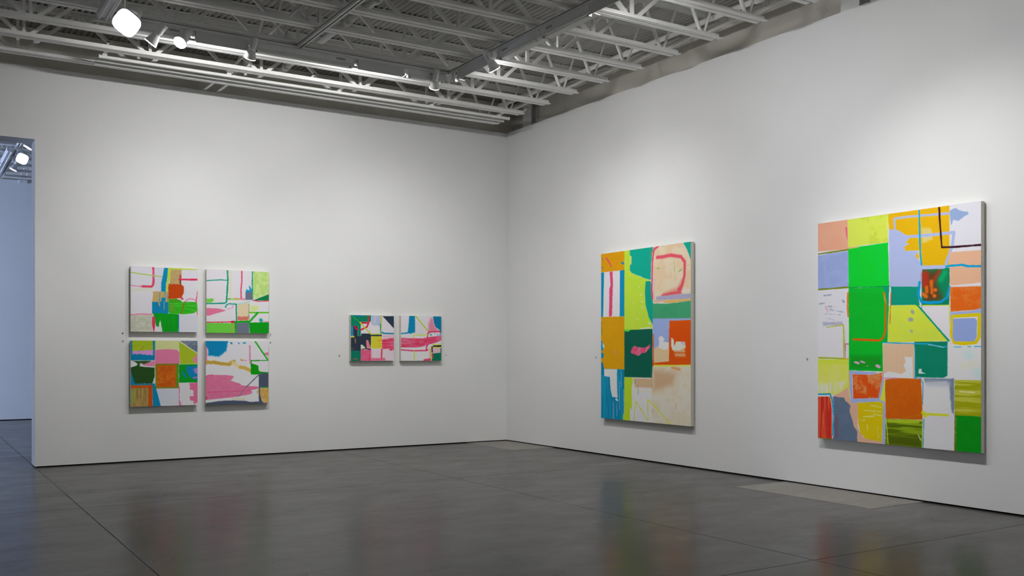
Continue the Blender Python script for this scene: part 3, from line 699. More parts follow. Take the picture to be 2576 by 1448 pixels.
"F": """p d8d4dc 0.0 0.0 0.0 -|-190,-107 1303,-142 1327,1127 -173,1130
p 0880aa 0.0 12.1 5.2 -|203,-30 337,-33 344,139 343,371 281,376 243,403 195,390 -23,413 -23,389 162,365 184,228 191,99
l a9c43c 29.4 1.7 2.6 -|337,-16 695,366
p ef8aa4 0.0 47.5 2.6 -|728,45 786,44 848,233 947,327 772,339 666,375 682,158
p 04749c 0.0 3.5 6.9 -|790,-17 1019,-22 1026,352 977,388 956,305 848,233 807,112
l e0355c 31.1 6.1 2.6 -|962,344 811,342 695,357 661,392 648,470
l cbbfb4 6.1 2.6 2.6 -|364,181 460,197 529,256 535,342 483,438 475,516
l b9cc42 20.7 1.7 2.6 -|321,501 320,427 696,422
l 4a90bc 39.8 8.6 2.6 -|734,417 744,417
l a0a8cc 34.6 12.1 2.6 -|831,381 850,379
l 5a8cc0 22.5 6.9 2.6 -|900,417 912,416
l 3a86b8 29.4 6.9 2.6 -|963,414 978,414
p e03a62 0.0 2.6 2.6 h:f59ab0:70|-21,488 321,496 513,498 677,470 1008,431 1009,535 873,589 661,644 487,693 353,707 -18,702
l e5486f 29.4 7.8 2.6 -|-18,754 297,777 614,770
l cf2546 50.1 5.2 2.6 -|635,750 641,755
l df4066 34.6 8.6 2.6 -|660,635 618,705
l b9cc42 22.5 3.5 2.6 -|321,785 324,1018
l efa9a0 43.2 25.9 2.6 -|720,739 729,956
l e43f62 51.9 21.6 2.6 -|579,991 724,973
p c3c832 0.0 1.7 2.6 -|737,682 754,682 754,1017 737,1017
l bfc832 20.7 1.7 2.6 -|782,641 1011,638
l bfc832 20.7 1.7 2.6 -|783,703 1012,699
p 14150f 0.0 1.7 2.6 -|787,655 1012,651 1012,686 787,688
l 1c1c18 29.4 6.9 2.6 -|766,686 770,803
p d9b3be 0.0 2.6 2.6 -|793,716 983,714 980,822 790,831
p 036c53 0.0 1.7 4.3 -|978,714 1013,710 1018,1024 754,1025 767,934 791,882 770,834 975,824
l d9354f 32.8 3.5 2.6 -|771,851 777,925""",
"M": """p d6d0d4 0.0 0.0 0.0 -|-168,-131 1371,-8 1356,1465 -174,1642
p c98f10 0.0 0.8 1.2 n:bd860c:30|-31,-14 287,-10 285,113 221,114 -32,113
l e8486c 9.8 2.5 1.2 -|62,27 101,55 123,80
l 4a8a6a 5.7 2.5 1.2 -|13,24 27,38
l 3f7f7a 7.4 2.5 1.2 -|9,82 26,88
l 1a7fa6 12.3 2.5 1.2 -|251,67 276,74
p d3cfda 0.0 0.8 1.2 -|-32,112 285,113 283,386 -33,385
p 067fa6 0.0 1.6 1.2 -|-32,112 38,113 25,384 -33,385
p 0580aa 0.0 1.6 1.2 -|230,114 289,111 287,386 228,387
p ee4a72 0.0 4.1 3.3 -|105,114 140,114 148,174 134,384 98,384 105,215 118,194
p bd8a04 0.0 0.9 2.1 n:c49210:30|-28,384 287,387 285,700 31,701 17,661 -29,657
l 5f7a50 5.1 2.6 3.4 -|7,417 9,494
p 0f84ac 0.0 2.1 3.4 -|-28,521 9,530 32,553 22,589 -29,591
p cfd3d8 0.0 2.1 1.3 -|18,542 45,560 31,576 20,562
p 0b7ea6 0.0 2.1 2.6 -|-29,597 36,607 31,634 -29,638
l f08c96 9.4 2.6 1.3 -|162,589 173,611
p 0f7396 0.0 0.9 1.3 v:1f93ac:55|-29,657 31,700 285,700 283,1009 -31,1024
p 0a6f94 0.0 1.7 1.3 -|-29,653 22,661 40,702 35,738 -29,739
p ccced8 0.0 3.0 2.1 -|37,701 197,701 193,731 201,870 139,867 117,817 108,748 40,744
l ccced8 11.1 1.7 1.3 -|183,879 201,886
l 8a93bd 4.3 1.7 1.3 -|223,774 227,941
l 8a93bd 4.7 1.7 1.3 -|152,891 151,1000
l 8a93bd 3.4 1.3 1.3 -|247,721 245,805
l 8a93bd 5.1 1.7 1.3 -|275,821 279,965
l 8a93bd 3.4 1.3 1.3 -|192,903 194,978
p b2cf44 0.0 0.8 1.2 n:9cc038:35|285,-10 347,-10 347,121 388,142 583,191 583,195 524,192 519,295 554,386 604,440 604,469 283,470
l d8dcd8 5.3 1.2 1.2 -|432,409 435,411
l d8dcd8 3.7 0.8 1.2 -|457,375 460,376
l d8dcd8 4.9 0.8 1.2 -|479,305 490,308
l d8dcd8 4.9 1.6 1.2 -|472,263 484,269
l d8dcd8 4.1 0.8 1.2 -|450,220 455,222
l d8dcd8 4.1 0.8 1.2 -|487,339 491,347
l d8dcd8 3.3 0.8 1.2 -|387,311 391,313
l d8dcd8 8.2 1.6 1.2 -|557,432 581,436
l d8dcd8 5.7 1.2 1.2 -|466,462 585,460
p 049a84 0.0 0.8 1.2 -|348,-18 627,-14 599,37 587,101 586,187 516,173 371,135 348,117 349,85 365,85 365,36 347,34
p c2c95a 0.0 0.8 1.2 -|347,34 365,35 363,85 349,84
l 7a7a50 10.7 3.3 1.2 -|580,19 583,40
l 4f8a60 3.3 1.2 1.2 -|572,47 578,109
p 04917c 0.0 0.8 1.2 -|525,192 585,193 597,277 607,310 606,442 562,399 527,328 519,254
p 005242 0.0 0.9 1.3 -|284,468 603,466 604,744 283,746
p 52c43a 0.0 2.1 2.1 -|286,466 355,466 342,477 290,476
p e8486f 0.0 0.9 2.1 n:f6b0c0:55|358,598 375,574 401,561 422,567 488,574 529,572 578,552 578,570 525,602 488,602 451,619 371,607
p d2c2a8 0.0 0.8 1.2 n:c4a47c:45|607,4 665,-12 910,-9 959,37 994,90 1015,111 1013,314 871,325 607,321 598,257 610,160
p 049a84 0.0 0.8 1.2 -|913,-13 1023,-9 1022,119 994,96 980,66 952,29
l e0b5ac 3.3 0.8 1.2 -|902,-4 959,37 998,98
p dfb9b4 0.0 2.5 1.2 -|606,168 629,167 632,315 607,318
l e8476a 13.1 2.5 1.6 -|665,0 619,15 604,66 599,126 597,196 594,240 603,294
l ee9a84 24.6 14.3 1.2 -|915,211 879,252 731,278
l ea5468 18.9 5.7 1.2 -|653,63 718,63 800,60 902,75 941,106 938,177 915,230 879,256
l ea5a68 16.4 6.6 1.2 -|908,238 900,269 783,274 708,281
l 55ab2c 4.5 0.8 1.2 -|653,124 679,124
l 55ab2c 4.1 0.8 1.2 -|833,100 834,151
l 55ab2c 4.5 0.8 1.2 -|874,158 907,146
l dccbbf 13.9 4.1 1.2 -|915,266 993,263
p 9a97b2 0.0 2.0 2.0 -|640,282 1000,281 999,308 640,305
p d9a860 0.0 3.3 1.2 -|735,311 1006,308 1006,318 871,324 734,324
l e09080 4.9 2.0 1.2 -|617,310 731,310
p 3f9168 0.0 0.8 1.2 n:35885f:30|606,321 738,327 871,325 1006,318 1005,417 606,408
p 8a9cc8 0.0 0.8 1.2 -|606,408 991,414 991,426 782,424 777,543 605,542
p c64e12 0.0 0.8 1.2 -|784,424 1012,424 1011,544 777,543
p 8a9cc8 0.0 0.9 1.3 -|605,467 781,470 780,544 706,547 622,585 605,577
p d5b48d 0.0 4.3 1.3 -|621,577 780,544 779,652 620,661
p d6d6da 0.0 0.9 3.0 -|670,514 706,508 733,527 710,539 776,546 768,581 721,585 666,573 674,539
p c44a10 0.0 0.9 1.3 -|780,470 1015,473 1014,666 851,669 618,671 606,660 779,650
p d4551a 0.0 1.3 1.3 -|605,492 617,501 620,661 609,705 604,695
p dfa97f 0.0 9.4 1.3 h:c44a10:60|821,581 941,573 948,622 844,622
p d9cdbf 0.0 1.7 3.0 -|803,516 829,528 833,569 852,540 942,541 952,573 889,589 814,589 802,561
l 9a9abc 8.5 3.4 1.3 -|904,543 938,557
p c4bdae 0.0 0.9 1.3 n:b8a68a:40|604,679 1021,673 1018,1021 575,1045
p b09474 0.0 29.8 1.3 -|610,695 850,716 820,782 609,821
p cdcad2 0.0 2.6 1.3 -|370,819 593,825 599,1023 347,1036
p b39a7a 0.0 9.4 1.3 -|387,749 609,747 601,804 404,805
l cfc4b4 12.8 6.0 1.3 -|387,818 585,826
l c08a58 14.5 6.8 1.3 -|813,684 888,693
p cfd048 0.0 1.3 1.3 -|620,670 851,669 851,678 620,680
l cfd048 8.5 1.3 1.3 -|870,672 1006,670
p a8ca34 0.0 0.9 2.1 n:9cbf30:30|284,745 380,747 380,775 370,801 373,940 348,919 350,1006 267,1010 270,966 283,965
l bfcd3c 7.2 0.9 1.3 -|392,1003 416,884 555,992 550,871 640,912 795,998
l 1f6f60 2.6 0.9 1.3 -|408,766 410,779
l 1f6f60 3.4 0.9 1.3 -|440,793 442,840
l 1f6f60 3.0 0.9 1.3 -|590,779 590,793
l 1f6f60 3.0 0.9 1.3 -|603,926 603,941
l d0622c 3.0 0.9 1.3 -|849,879 855,912""",
"L": """p d0ced6 0.0 0.0 0.0 -|-83,-145 1312,13 1304,1206 -108,1364
p dfa488 0.0 0.7 1.0 n:d6967c:35|-27,-16 207,-8 211,135 -29,128
l ee7f86 4.1 1.4 1.0 -|10,-3 205,-2
p f06a8c 0.0 0.7 1.4 -|191,33 204,34 207,90 201,81
l 6a7a1a 6.8 0.7 1.0 -|-12,142 129,138 209,136
p 8c9cca 0.0 0.7 1.0 n:9dabd8:40|-12,148 214,141 213,306 -15,303
l 6f7d18 7.5 0.7 1.0 -|-15,307 82,307 212,306
p cfe05a 0.0 0.7 1.0 n:afc040:60|207,-12 469,-11 470,122 275,124 211,126
p 0cc033 0.0 0.7 1.0 n:35c552:25|211,129 470,123 477,311 214,310
l cdb070 7.5 2.0 1.0 -|219,129 275,128
p f0b40c 0.0 0.7 1.0 n:e6ac14:25|469,-11 831,-9 831,248 665,237 656,172 571,169 475,69
p a9b4e2 0.0 0.7 2.7 -|476,67 509,69 534,78 567,94 600,107 657,110 657,117 605,116 576,132 600,139 567,148 576,166 656,172 656,205 672,233 675,309 652,324 479,316
p f0b40c 0.0 1.0 2.0 -|635,192 654,178 656,212
l 9fabdb 3.4 0.7 1.0 -|498,174 561,175 618,196 655,232
p cdbd78 0.0 7.5 5.1 -|676,77 731,85 735,131 680,140
l a8acc8 10.9 1.0 1.0 -|512,65 508,24 582,23 829,32
p d2d1da 0.0 0.7 1.0 -|831,-13 1013,-12 1011,198 831,186
l a3aed8 13.0 0.7 1.0 -|577,108 739,112 855,112 846,166 812,237
l 1b98c4 8.2 0.7 1.0 -|658,-5 662,106 665,186 673,236
p 8a9fc6 0.0 0.7 3.1 -|833,23 847,18 865,14 886,25 912,33 929,34 935,46 911,53 894,61 879,68 851,60 840,85 834,62
l 33131f 8.2 0.7 1.0 -|773,-3 776,50 782,109 788,168 850,171 1009,174
p d8a98b 0.0 0.7 2.0 n:cfa084:25|832,192 893,193 1011,193 1010,323 833,327
l 1592c0 9.5 0.7 1.7 -|801,249 849,246 901,247 931,254 1010,259
p 0f7a52 0.0 0.7 1.0 -|676,251 832,254 830,408 672,402
p 5c3a1c 0.0 20.5 1.0 -|688,264 778,262 755,310 795,384 686,393
l a2301c 30.7 11.9 1.0 -|692,274 696,317
l 8a3a20 17.1 8.9 1.0 -|774,265 746,300
l 14a060 20.5 11.9 1.0 -|805,274 782,299
l c9601c 16.4 4.1 1.0 -|728,306 730,322
l c9601c 15.0 4.1 1.0 -|701,329 703,347
l c9601c 14.3 4.1 1.0 -|732,335 732,352
l cf6a22 15.7 4.1 1.0 -|750,341 752,342
l cf6a22 14.3 4.1 1.0 -|682,356 700,367
l cf6a22 15.0 4.1 1.0 -|744,365 748,366
p 048a70 0.0 0.7 1.0 -|488,315 654,323 654,372 663,402 488,396
l aab5e0 15.0 0.7 1.0 -|660,243 799,249
l 0c8fc0 11.6 1.4 1.0 -|660,305 654,359 670,388 718,393 781,393 817,375 832,334
p 04ad33 0.0 0.7 1.0 -|214,311 477,313 475,427 212,419
p 0b8f68 0.0 1.0 1.0 -|437,315 477,311 475,427 461,399 459,347
l 0c8a4a 4.1 0.7 1.0 -|214,308 477,313
p d3d1dc 0.0 0.7 1.0 -|-32,311 206,311 207,419 -34,411
l 8d93a3 4.8 1.7 3.4 -|39,340 148,332
l 8d93a3 6.8 2.0 3.4 -|13,361 58,381
l 8d93a3 5.5 2.0 3.4 -|159,352 191,373
l 9da2b0 3.1 1.7 3.4 -|75,389 147,388
p d0cfd8 0.0 0.7 1.0 -|-34,318 202,328 213,475 181,485 -37,484
l 8d93a3 4.6 2.0 4.0 -|44,337 93,335
l 8d93a3 6.0 2.0 4.0 -|10,374 49,371
l a2a6b3 4.0 2.0 4.0 -|70,388 140,392
l 9da2b0 5.3 2.0 4.0 -|86,403 172,417
l a2a6b3 4.0 2.0 4.0 -|48,422 156,428
l a2a6b3 4.0 2.0 4.0 -|47,439 113,452
l 8d93a3 8.6 2.6 4.0 -|173,365 183,371
p 9a9fae 0.0 8.6 2.6 -|33,460 171,462 171,474 39,477
l e07080 2.0 0.7 1.7 -|48,382 81,424
l e07080 2.0 0.7 1.7 -|112,462 147,507
p d1cfd8 0.0 0.7 1.0 -|-37,481 176,485 179,623 -39,624
l a8b03a 4.6 1.3 1.0 -|63,485 90,482 181,475
l a3ac2c 6.0 0.7 1.0 -|179,476 181,623
l 8f9a2a 2.3 0.7 1.0 -|189,495 188,607
p 04a82c 0.0 0.7 1.0 n:0cb034:30|216,332 460,343 448,547 436,560 438,683 216,681
p 1a8c22 0.0 16.5 1.0 -|226,614 428,614 427,675 226,674
p 0a9e3c 0.0 1.0 1.0 -|458,380 475,374 468,557 433,561 453,514
l 079a78 4.0 1.0 1.0 -|469,367 467,547
l e8600f 9.3 1.0 1.0 -|444,342 456,386 454,507 439,537 412,548 248,542
l f07a2a 7.9 1.3 1.0 -|209,332 206,388 211,437
l f3d9b8 3.0 1.0 1.0 -|447,349 452,381
l b0607f 4.6 1.0 1.0 -|190,628 192,562 213,562
l 9aa42a 7.3 1.3 1.0 -|-28,625 72,626 213,630
l d8a0c0 7.3 0.7 2.6 -|255,644 280,648
l d8a0c0 6.0 0.7 2.6 -|298,640 321,646
l d9a0c4 15.2 0.7 3.3 -|398,658 415,663
l d8a0c0 3.3 0.7 2.0 -|331,661 348,659
p c6de4e 0.0 0.7 1.0 n:d8e23c:40|475,397 633,399 658,410 830,553 645,555 466,559
p dcd2d6 0.0 1.3 1.0 -|665,413 830,409 829,549
l f0dcd8 4.6 0.7 1.0 -|478,344 477,397
l f0622a 4.3 0.7 1.0 -|488,344 482,474
l 93998a 18.5 4.6 4.0 -|617,426 621,431
l 93998a 17.2 4.6 4.0 -|603,462 612,461
l 9a9f86 9.3 3.3 2.6 -|611,508 614,511
l b9d040 4.0 1.3 1.0 -|660,403 830,407
l c9d84a 4.0 0.7 1.0 -|830,408 830,488
l 078c6e 7.3 0.7 1.0 -|640,396 660,410 826,552
l 1b8fc0 3.0 0.7 1.0 -|674,398 674,417
p f96a22 0.0 3.0 1.0 n:fb9050:55|833,334 1013,337 1012,428 837,435
p d3d4d8 0.0 0.7 1.0 -|821,564 1011,562 1010,709 822,707
p 93a2cc 0.0 0.7 1.0 -|835,436 948,434 1012,422 1012,446 843,448 839,482 834,482
l ccb81e 14.5 1.3 1.0 -|852,453 991,450 989,540 973,559 905,564 857,559 841,526 848,454
p 8798c8 0.0 0.7 1.0 -|850,462 968,462 979,473 977,540 963,556 859,555 848,539
l e3e0cf 2.3 0.7 1.0 -|852,460 972,461
p 007a5e 0.0 0.7 1.0 n:007058:30|629,555 820,555 820,696 798,704 634,704
l 2fa0c0 3.3 1.3 1.0 -|855,578 893,578
l 2fa0c0 3.3 1.3 1.0 -|930,577 946,577
l 2fa0c0 3.3 1.3 1.0 -|965,577 1003,576
p c9d8d4 0.0 1.3 2.6 -|657,668 675,668 671,682 693,688 655,689
l bfe0d8 39.7 26.4 1.0 -|934,614 994,694
l d8d8c4 36.4 19.8 1.0 -|904,654 966,645
p ddb595 0.0 0.7 1.0 n:d9ae8c:30|436,562 629,562 632,707 440,710
p d9d8dc 0.0 0.7 2.3 -|571,619 619,619 620,707 440,710 444,692 480,684 551,694 579,680 566,654 580,641
l bfa08f 2.6 1.3 1.0 -|524,581 525,681
l 2a96c4 5.3 2.0 1.0 -|438,557 631,563 712,564 791,578 817,576
l b8d4e0 2.6 1.0 1.0 -|712,568 799,579
l 1c8ab8 4.0 1.0 1.0 -|633,578 635,709
p c3d34a 0.0 0.7 1.0 -|-39,633 213,632 217,754 -41,760
l d8a83a 5.3 1.3 1.0 -|190,629 215,630
p c9d65a 0.0 0.7 1.0 n:dbe08a:40|-40,657 215,655 218,760 156,786 102,796 -42,793
p d0d2c4 0.0 14.9 1.0 v:c3d050:60|-13,747 193,732 150,783 -14,792
p d8a48c 0.0 0.7 2.0 -|110,798 156,783 209,758 229,822 280,824 274,935 309,978 434,986 433,1008 272,1019
p b02a20 0.0 0.7 1.0 v:d0603c:80|-42,808 88,804 99,859 100,1001 -45,1010
l 7a6a14 4.0 0.7 1.0 -|-17,1001 101,998
l b9a83a 4.6 1.7 1.0 -|88,806 93,830
p 55657a 0.0 0.7 2.0 n:687389:30|106,803 184,805 192,820 213,830 227,843 220,865 238,902 248,933 271,953 273,1005 103,1005 113,972 111,858
p 5d5568 0.0 11.6 1.0 -|117,886 143,900 142,988 115,990
l 0a86b4 7.3 1.0 1.0 -|-19,797 86,792 99,813 107,858 107,969 100,982
p d4b81c 0.0 0.7 1.0 n:caa818:30|275,826 341,820 411,816 441,821 437,893 431,990 329,984 294,962 279,918
l ead98c 3.0 1.3 1.0 -|361,833 425,841
l ead98c 3.0 1.3 1.0 -|320,857 425,860
l ead98c 4.0 1.3 1.0 -|312,887 380,880
l ead98c 3.0 1.3 1.0 -|380,872 429,877
l ead98c 4.0 1.3 1.0 -|302,903 325,900
l ead98c 2.6 1.3 1.0 -|337,918 339,942
l ead98c 3.3 1.3 1.0 -|402,929 413,972
l d8b42a 4.0 1.0 1.0 -|215,683 220,805
p c8cc4a 0.0 2.0 1.0 -|435,725 452,721 453,817 418,809
p f8551e 0.0 1.7 1.0 n:fda468:75|240,698 363,698 432,688 434,716 411,800 245,810
p 93a2cc 0.0 0.7 1.3 -|218,682 402,688 397,693 363,698 237,698 243,808 409,801 434,716 447,718 419,809 450,815 455,845 449,1011 431,1012 441,822 411,814 229,828 222,763
p bc5a14 0.0 0.7 1.0 n:b05010:40|452,718 527,710 669,711 677,817 678,883 456,888 454,825
l c08098 5.3 1.3 1.0 -|438,686 440,713 525,711
l 2a8ab4 4.3 1.0 1.0 -|630,706 666,709 681,730 678,817
p cac9cc 0.0 0.7 1.0 -|684,710 858,707 857,861 682,869
p 6a788c 0.0 4.6 2.6 -|686,710 857,706 857,854 842,843 836,780 831,733 815,719 693,725
l a8aeb8 19.8 14.9 1.0 -|710,729 819,729
p c6c5cb 0.0 0.7 1.0 -|688,862 858,855 856,1009 682,1021
l 1b8cb8 4.3 1.0 1.0 -|686,879 680,1005
l c9d83a 18.5 1.3 2.6 -|680,853 693,864
l c9d83a 10.6 1.3 1.0 -|691,858 820,857
p 8f9414 0.0 0.7 1.0 h:b4b650:75|858,711 1014,710 1012,855 858,856
l c9c690 5.0 2.3 1.0 -|887,758 965,760
p 7a9420 0.0 0.7 1.0 h:475608:85|456,889 680,884 676,1009 449,1024
p a0b82c 0.0 7.3 1.0 -|468,892 668,886 655,899 468,904
p 47560a 0.0 11.6 1.0 -|467,959 667,957 667,1000 462,1000
l c3c79a 4.0 2.6 1.0 -|654,948 667,967
l a3b83a 4.3 1.0 1.0 -|456,889 465,946 470,997
l a8c038 3.6 1.0 1.0 -|676,889 676,999
l b0691a 4.0 2.0 1.0 -|558,883 678,858
p 06801a 0.0 0.7 1.0 n:0a8a20:30|867,855 1016,854 1015,1014 867,1024
p 5a6a0c 0.0 0.7 1.0 -|858,855 867,855 867,1024 857,1025""",
}


# ------------------------------------------------------------------ paintings
RNG = np.random.default_rng(11)
def vnoise(H, W, cy, cx):
    gy, gx = int(H / cy) + 3, int(W / cx) + 3
    g = RNG.random((gy, gx)).astype(np.float32)
    y = np.arange(H) / cy; x = np.arange(W) / cx
    iy = y.astype(int); ix = x.astype(int); fy = (y - iy)[:, None]; fx = (x - ix)[None, :]
    fy = fy * fy * (3 - 2 * fy); fx = fx * fx * (3 - 2 * fx)
    a = g[iy][:, ix]; b = g[iy][:, ix + 1]; c = g[iy + 1][:, ix]; d = g[iy + 1][:, ix + 1]
    return (a * (1 - fx) + b * fx) * (1 - fy) + (c * (1 - fx) + d * fx) * fy
def hexa(h): return np.array([int(h[i:i + 2], 16) / 255 for i in (0, 2, 4)], np.float32)
def lin(c): return np.where(c <= 0.04045, c / 12.92, ((np.maximum(c, 0) + 0.055) / 1.055) ** 2.4)
def paint_pixels(key, W, H, aspect, g0, g1):
    img = np.ones((H, W, 3), np.float32)
    Y, X = np.mgrid[0:H, 0:W].astype(np.float32)
    X = X / (W - 1) * 1000 * aspect; Y = Y / (H - 1) * 1000
    u = H / 1000.0
    wob = (vnoise(H, W, 30 * u, 30 * u) - .5) * 1.2 + (vnoise(H, W, 11 * u, 11 * u) - .5) * 0.9 + (vnoise(H, W, 5 * u, 5 * u) - .5) * 0.5
    blot = 0.5 * vnoise(H, W, 45 * u, 45 * u) + 0.3 * vnoise(H, W, 18 * u, 18 * u) + 0.2 * vnoise(H, W, 7 * u, 7 * u)
    sh = 0.6 * vnoise(H, W, 8 * u, 160 * u) + 0.4 * vnoise(H, W, 4 * u, 60 * u)
    sv = 0.6 * vnoise(H, W, 160 * u, 8 * u) + 0.4 * vnoise(H, W, 60 * u, 4 * u)
    px1 = 1000.0 / H
    for ln in PAINT[key].split('\n'):
        hd, pt = ln.split('|'); kind, col, w, s, b, tex = hd.split()
        w = float(w); s = max(float(s), px1 * 0.7); b = float(b)
        P = np.array([[float(z) for z in q.split(',')] for q in pt.split()], np.float32); P[:, 0] *= aspect
        m = s + b * 1.5 + w + 2 * px1
        x0, y0 = P.min(0) - m; x1, y1 = P.max(0) + m
        i0 = max(0, int(y0 / 1000 * (H - 1))); i1 = min(H, int(y1 / 1000 * (H - 1)) + 2)
        j0 = max(0, int(x0 / 1000 / aspect * (W - 1))); j1 = min(W, int(x1 / 1000 / aspect * (W - 1)) + 2)
        if i1 <= i0 or j1 <= j0: continue
        x = X[i0:i1, j0:j1]; y = Y[i0:i1, j0:j1]
        d = np.full(x.shape, 1e9, np.float32); ins = np.zeros(x.shape, bool)
        n = len(P)
        for i in range(n if kind == 'p' else n - 1):
            a = P[i]; c = P[(i + 1) % n]; e = c - a; L2 = max(float(e @ e), 1e-6)
            tt = np.clip(((x - a[0]) * e[0] + (y - a[1]) * e[1]) / L2, 0, 1)
            d = np.minimum(d, np.hypot(x - a[0] - tt * e[0], y - a[1] - tt * e[1]))
            if kind == 'p' and a[1] != c[1]:
                cr = ((a[1] > y) != (c[1] > y)) & (x < (c[0] - a[0]) * (y - a[1]) / (c[1] - a[1]) + a[0])
                ins ^= cr
        d = np.where(ins, -d, d) if kind == 'p' else d - w / 2
        d = d + wob[i0:i1, j0:j1] * b
        al = np.clip(0.5 - d / (2 * s), 0, 1); al = al * al * (3 - 2 * al)
        cc = np.broadcast_to(hexa(col), x.shape + (3,))
        if tex != '-':
            tk, c2, am = tex.split(':'); f = {'n': blot, 'h': sh, 'v': sv}[tk][i0:i1, j0:j1]
            f = np.clip((f - 0.42) / 0.22, 0, 1)[..., None] * (float(am) / 100)
            cc = cc * (1 - f) + hexa(c2) * f
        img[i0:i1, j0:j1] = img[i0:i1, j0:j1] * (1 - al[..., None]) + cc * al[..., None]
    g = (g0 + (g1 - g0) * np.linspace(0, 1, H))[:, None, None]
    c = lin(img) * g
    lum = c @ np.array([0.2126, 0.7152, 0.0722], np.float32)
    c = np.maximum(lum[..., None] + (c - lum[..., None]) * (1.0 + 0.03 * (1 - c.min(-1, keepdims=True) / c.max(-1, keepdims=True))), 0.002)
    mx = c.max(-1, keepdims=True)
    return np.minimum(c * np.minimum(1.0, 0.84 / mx) ** 0.5, 0.86)

def paint_mat():
    m = bpy.data.materials.new('oil_paint'); m.use_nodes = True
    nt = m.node_tree; b = nt.nodes['Principled BSDF']
    a = nt.nodes.new('ShaderNodeVertexColor'); a.layer_name = 'paint'
    nt.links.new(a.outputs['Color'], b.inputs['Base Color'])
    b.inputs['Roughness'].default_value = 0.6; b.inputs['Specular IOR Level'].default_value = 0.12
    tc = nt.nodes.new('ShaderNodeNewGeometry'); n = nt.nodes.new('ShaderNodeTexNoise'); n.inputs['Scale'].default_value = 320; n.inputs['Detail'].default_value = 1
    nt.links.new(tc.outputs['Position'], n.inputs['Vector'])
    bp = nt.nodes.new('ShaderNodeBump'); bp.inputs['Strength'].default_value = 0.12; bp.inputs['Distance'].default_value = 0.001
    nt.links.new(n.outputs['Fac'], bp.inputs['Height']); nt.links.new(bp.outputs['Normal'], b.inputs['Normal'])
    MATS['oil_paint'] = m
paint_mat()

def painting(key, label, wall, c0, c1, z0, z1, depth, back, W, H, g0, g1, group=None):
    """canvas on a stretcher; wall 'L': c = X left..right at Y<0; wall 'R': c = Y far..near at X<0"""
    wd = abs(c1 - c0); ht = z1 - z0
    if wall == 'L': t = thing('painting', label, 'painting', ((c0 + c1) / 2, 0, z0), 0, group)
    else: t = thing('painting', label, 'painting', (0, (c0 + c1) / 2, z0), -math.pi / 2, group)
    # local: x along the wall (left to right as seen), -y out of the wall
    hw = wd / 2; f = -(back + depth); r = 0.004
    prof = [(-hw, -back), (-hw, f + r), (-hw + r, f), (hw - r, f), (hw, f + r), (hw, -back)]
    n = len(prof)
    v = [(a, b, 0) for a, b in prof] + [(a, b, r) for a, b in prof] + [(a, b, ht) for a, b in prof]
    fc = [(i, (i + 1) % n, 2 * n + (i + 1) % n, 2 * n + i) for i in range(n)] + [tuple(range(n))[::-1], tuple(range(2 * n, 3 * n))]
    MB().add(v, fc).build('canvas_edge', 'linen', t)
    MB().box(-hw + 0.05, hw - 0.05, -back, -0.001, ht * 0.12, ht * 0.12 + 0.05).box(-hw + 0.05, hw - 0.05, -back, -0.001, ht * 0.82, ht * 0.82 + 0.05).build('hanging_cleat', 'stretcher_wood', t)
    # painted face
    px = paint_pixels(key, W, H, wd / ht, g0, g1)
    gx, gz = np.meshgrid(np.linspace(-hw + r * .4, hw - r * .4, W), np.linspace(ht - 0.001, 0.001, H))
    co = np.stack([gx, np.full_like(gx, f - 0.0006), gz], -1).reshape(-1, 3).astype(np.float32)
    idx = np.arange(W * H).reshape(H, W)
    q = np.stack([idx[:-1, :-1], idx[1:, :-1], idx[1:, 1:], idx[:-1, 1:]], -1).reshape(-1, 4)
    me = bpy.data.meshes.new('painted_face')
    me.vertices.add(W * H); me.vertices.foreach_set('co', co.ravel())
    nf = len(q); me.loops.add(nf * 4); me.loops.foreach_set('vertex_index', q.ravel().astype(np.int32))
    me.polygons.add(nf); me.polygons.foreach_set('loop_start', np.arange(0, nf * 4, 4, dtype=np.int32))
    me.update(calc_edges=True)
    ca = me.color_attributes.new('paint', 'FLOAT_COLOR', 'POINT')
    rgba = np.concatenate([px.reshape(-1, 3), np.ones((W * H, 1))], 1).astype(np.float32)
    ca.data.foreach_set('color', rgba.ravel())
    me.materials.append(MATS['oil_paint'])
    o = bpy.data.objects.new('painted_face', me); COL.objects.link(o); o.parent = t
    return t

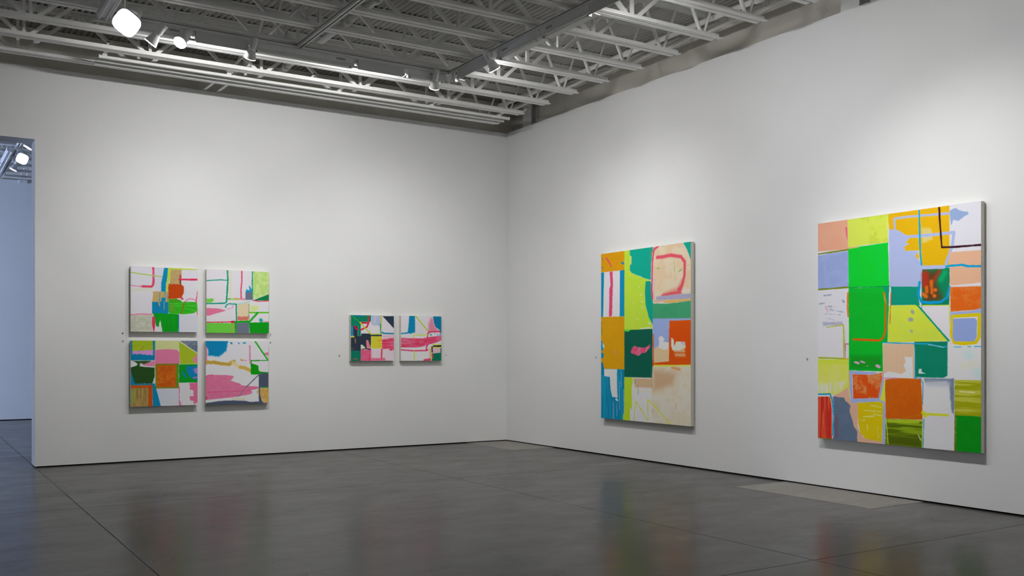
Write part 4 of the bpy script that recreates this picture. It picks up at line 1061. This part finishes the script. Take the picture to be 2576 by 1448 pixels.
FOUR = 'four square abstract canvases in a grid'; PAIR = 'pair of small square abstract canvases'
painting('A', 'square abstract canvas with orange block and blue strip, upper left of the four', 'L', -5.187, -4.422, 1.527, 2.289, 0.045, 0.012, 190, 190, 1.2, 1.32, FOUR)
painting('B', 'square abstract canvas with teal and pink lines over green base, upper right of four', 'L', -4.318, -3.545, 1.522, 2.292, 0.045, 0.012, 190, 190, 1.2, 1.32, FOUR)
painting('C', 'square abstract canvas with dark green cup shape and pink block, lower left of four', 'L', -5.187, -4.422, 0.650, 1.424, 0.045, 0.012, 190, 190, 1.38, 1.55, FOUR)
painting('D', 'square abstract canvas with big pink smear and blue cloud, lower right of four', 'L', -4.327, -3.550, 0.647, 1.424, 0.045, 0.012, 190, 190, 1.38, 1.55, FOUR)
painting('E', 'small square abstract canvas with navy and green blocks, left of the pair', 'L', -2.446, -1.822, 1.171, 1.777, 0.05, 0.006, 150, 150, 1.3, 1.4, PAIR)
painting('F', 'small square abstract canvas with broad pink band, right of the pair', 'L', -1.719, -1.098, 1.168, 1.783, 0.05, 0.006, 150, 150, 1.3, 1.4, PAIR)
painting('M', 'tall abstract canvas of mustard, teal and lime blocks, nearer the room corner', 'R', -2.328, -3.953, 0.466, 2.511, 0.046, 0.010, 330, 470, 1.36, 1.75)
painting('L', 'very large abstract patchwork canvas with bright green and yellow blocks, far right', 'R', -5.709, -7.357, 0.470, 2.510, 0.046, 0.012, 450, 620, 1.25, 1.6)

# ------------------------------------------------------------------ small wall pins
PINS = [('L', -5.262, 1.512, 'upper pin left of the four canvases'), ('L', -5.262, 1.420, 'lower pin left of the four canvases'),
        ('L', -3.508, 1.512, 'upper pin right of the four canvases'), ('L', -3.508, 1.412, 'lower pin right of the four canvases'),
        ('L', -2.585, 1.245, 'pin left of the small pair of canvases'), ('L', -1.000, 1.245, 'pin right of the small pair of canvases'),
        ('R', -2.155, 1.225, 'pin left of the tall canvas near the corner'), ('R', -5.535, 1.225, 'pin left of the very large canvas')]
for wl, c, z, lab in PINS:
    t = thing('wall_pin', 'tiny grey wall ' + lab, 'pin', (c, 0, z) if wl == 'L' else (0, c, z), 0 if wl == 'L' else -math.pi / 2, 'tiny grey wall pins')
    R = Matrix.Rotation(math.pi / 2, 4, 'X')
    MB().lathe([(0, 0.012), (0.006, 0.012), (0.0075, 0.009), (0.0075, 0.007), (0.004, 0.006), (0.004, 0.001)], 10, M=R).build('pin_head', 'pin_grey', t)
    MB().lathe([(0.0015, 0.002), (0.0015, -0.001)], 6, M=R).build('pin_shaft', 'pin_grey', t)
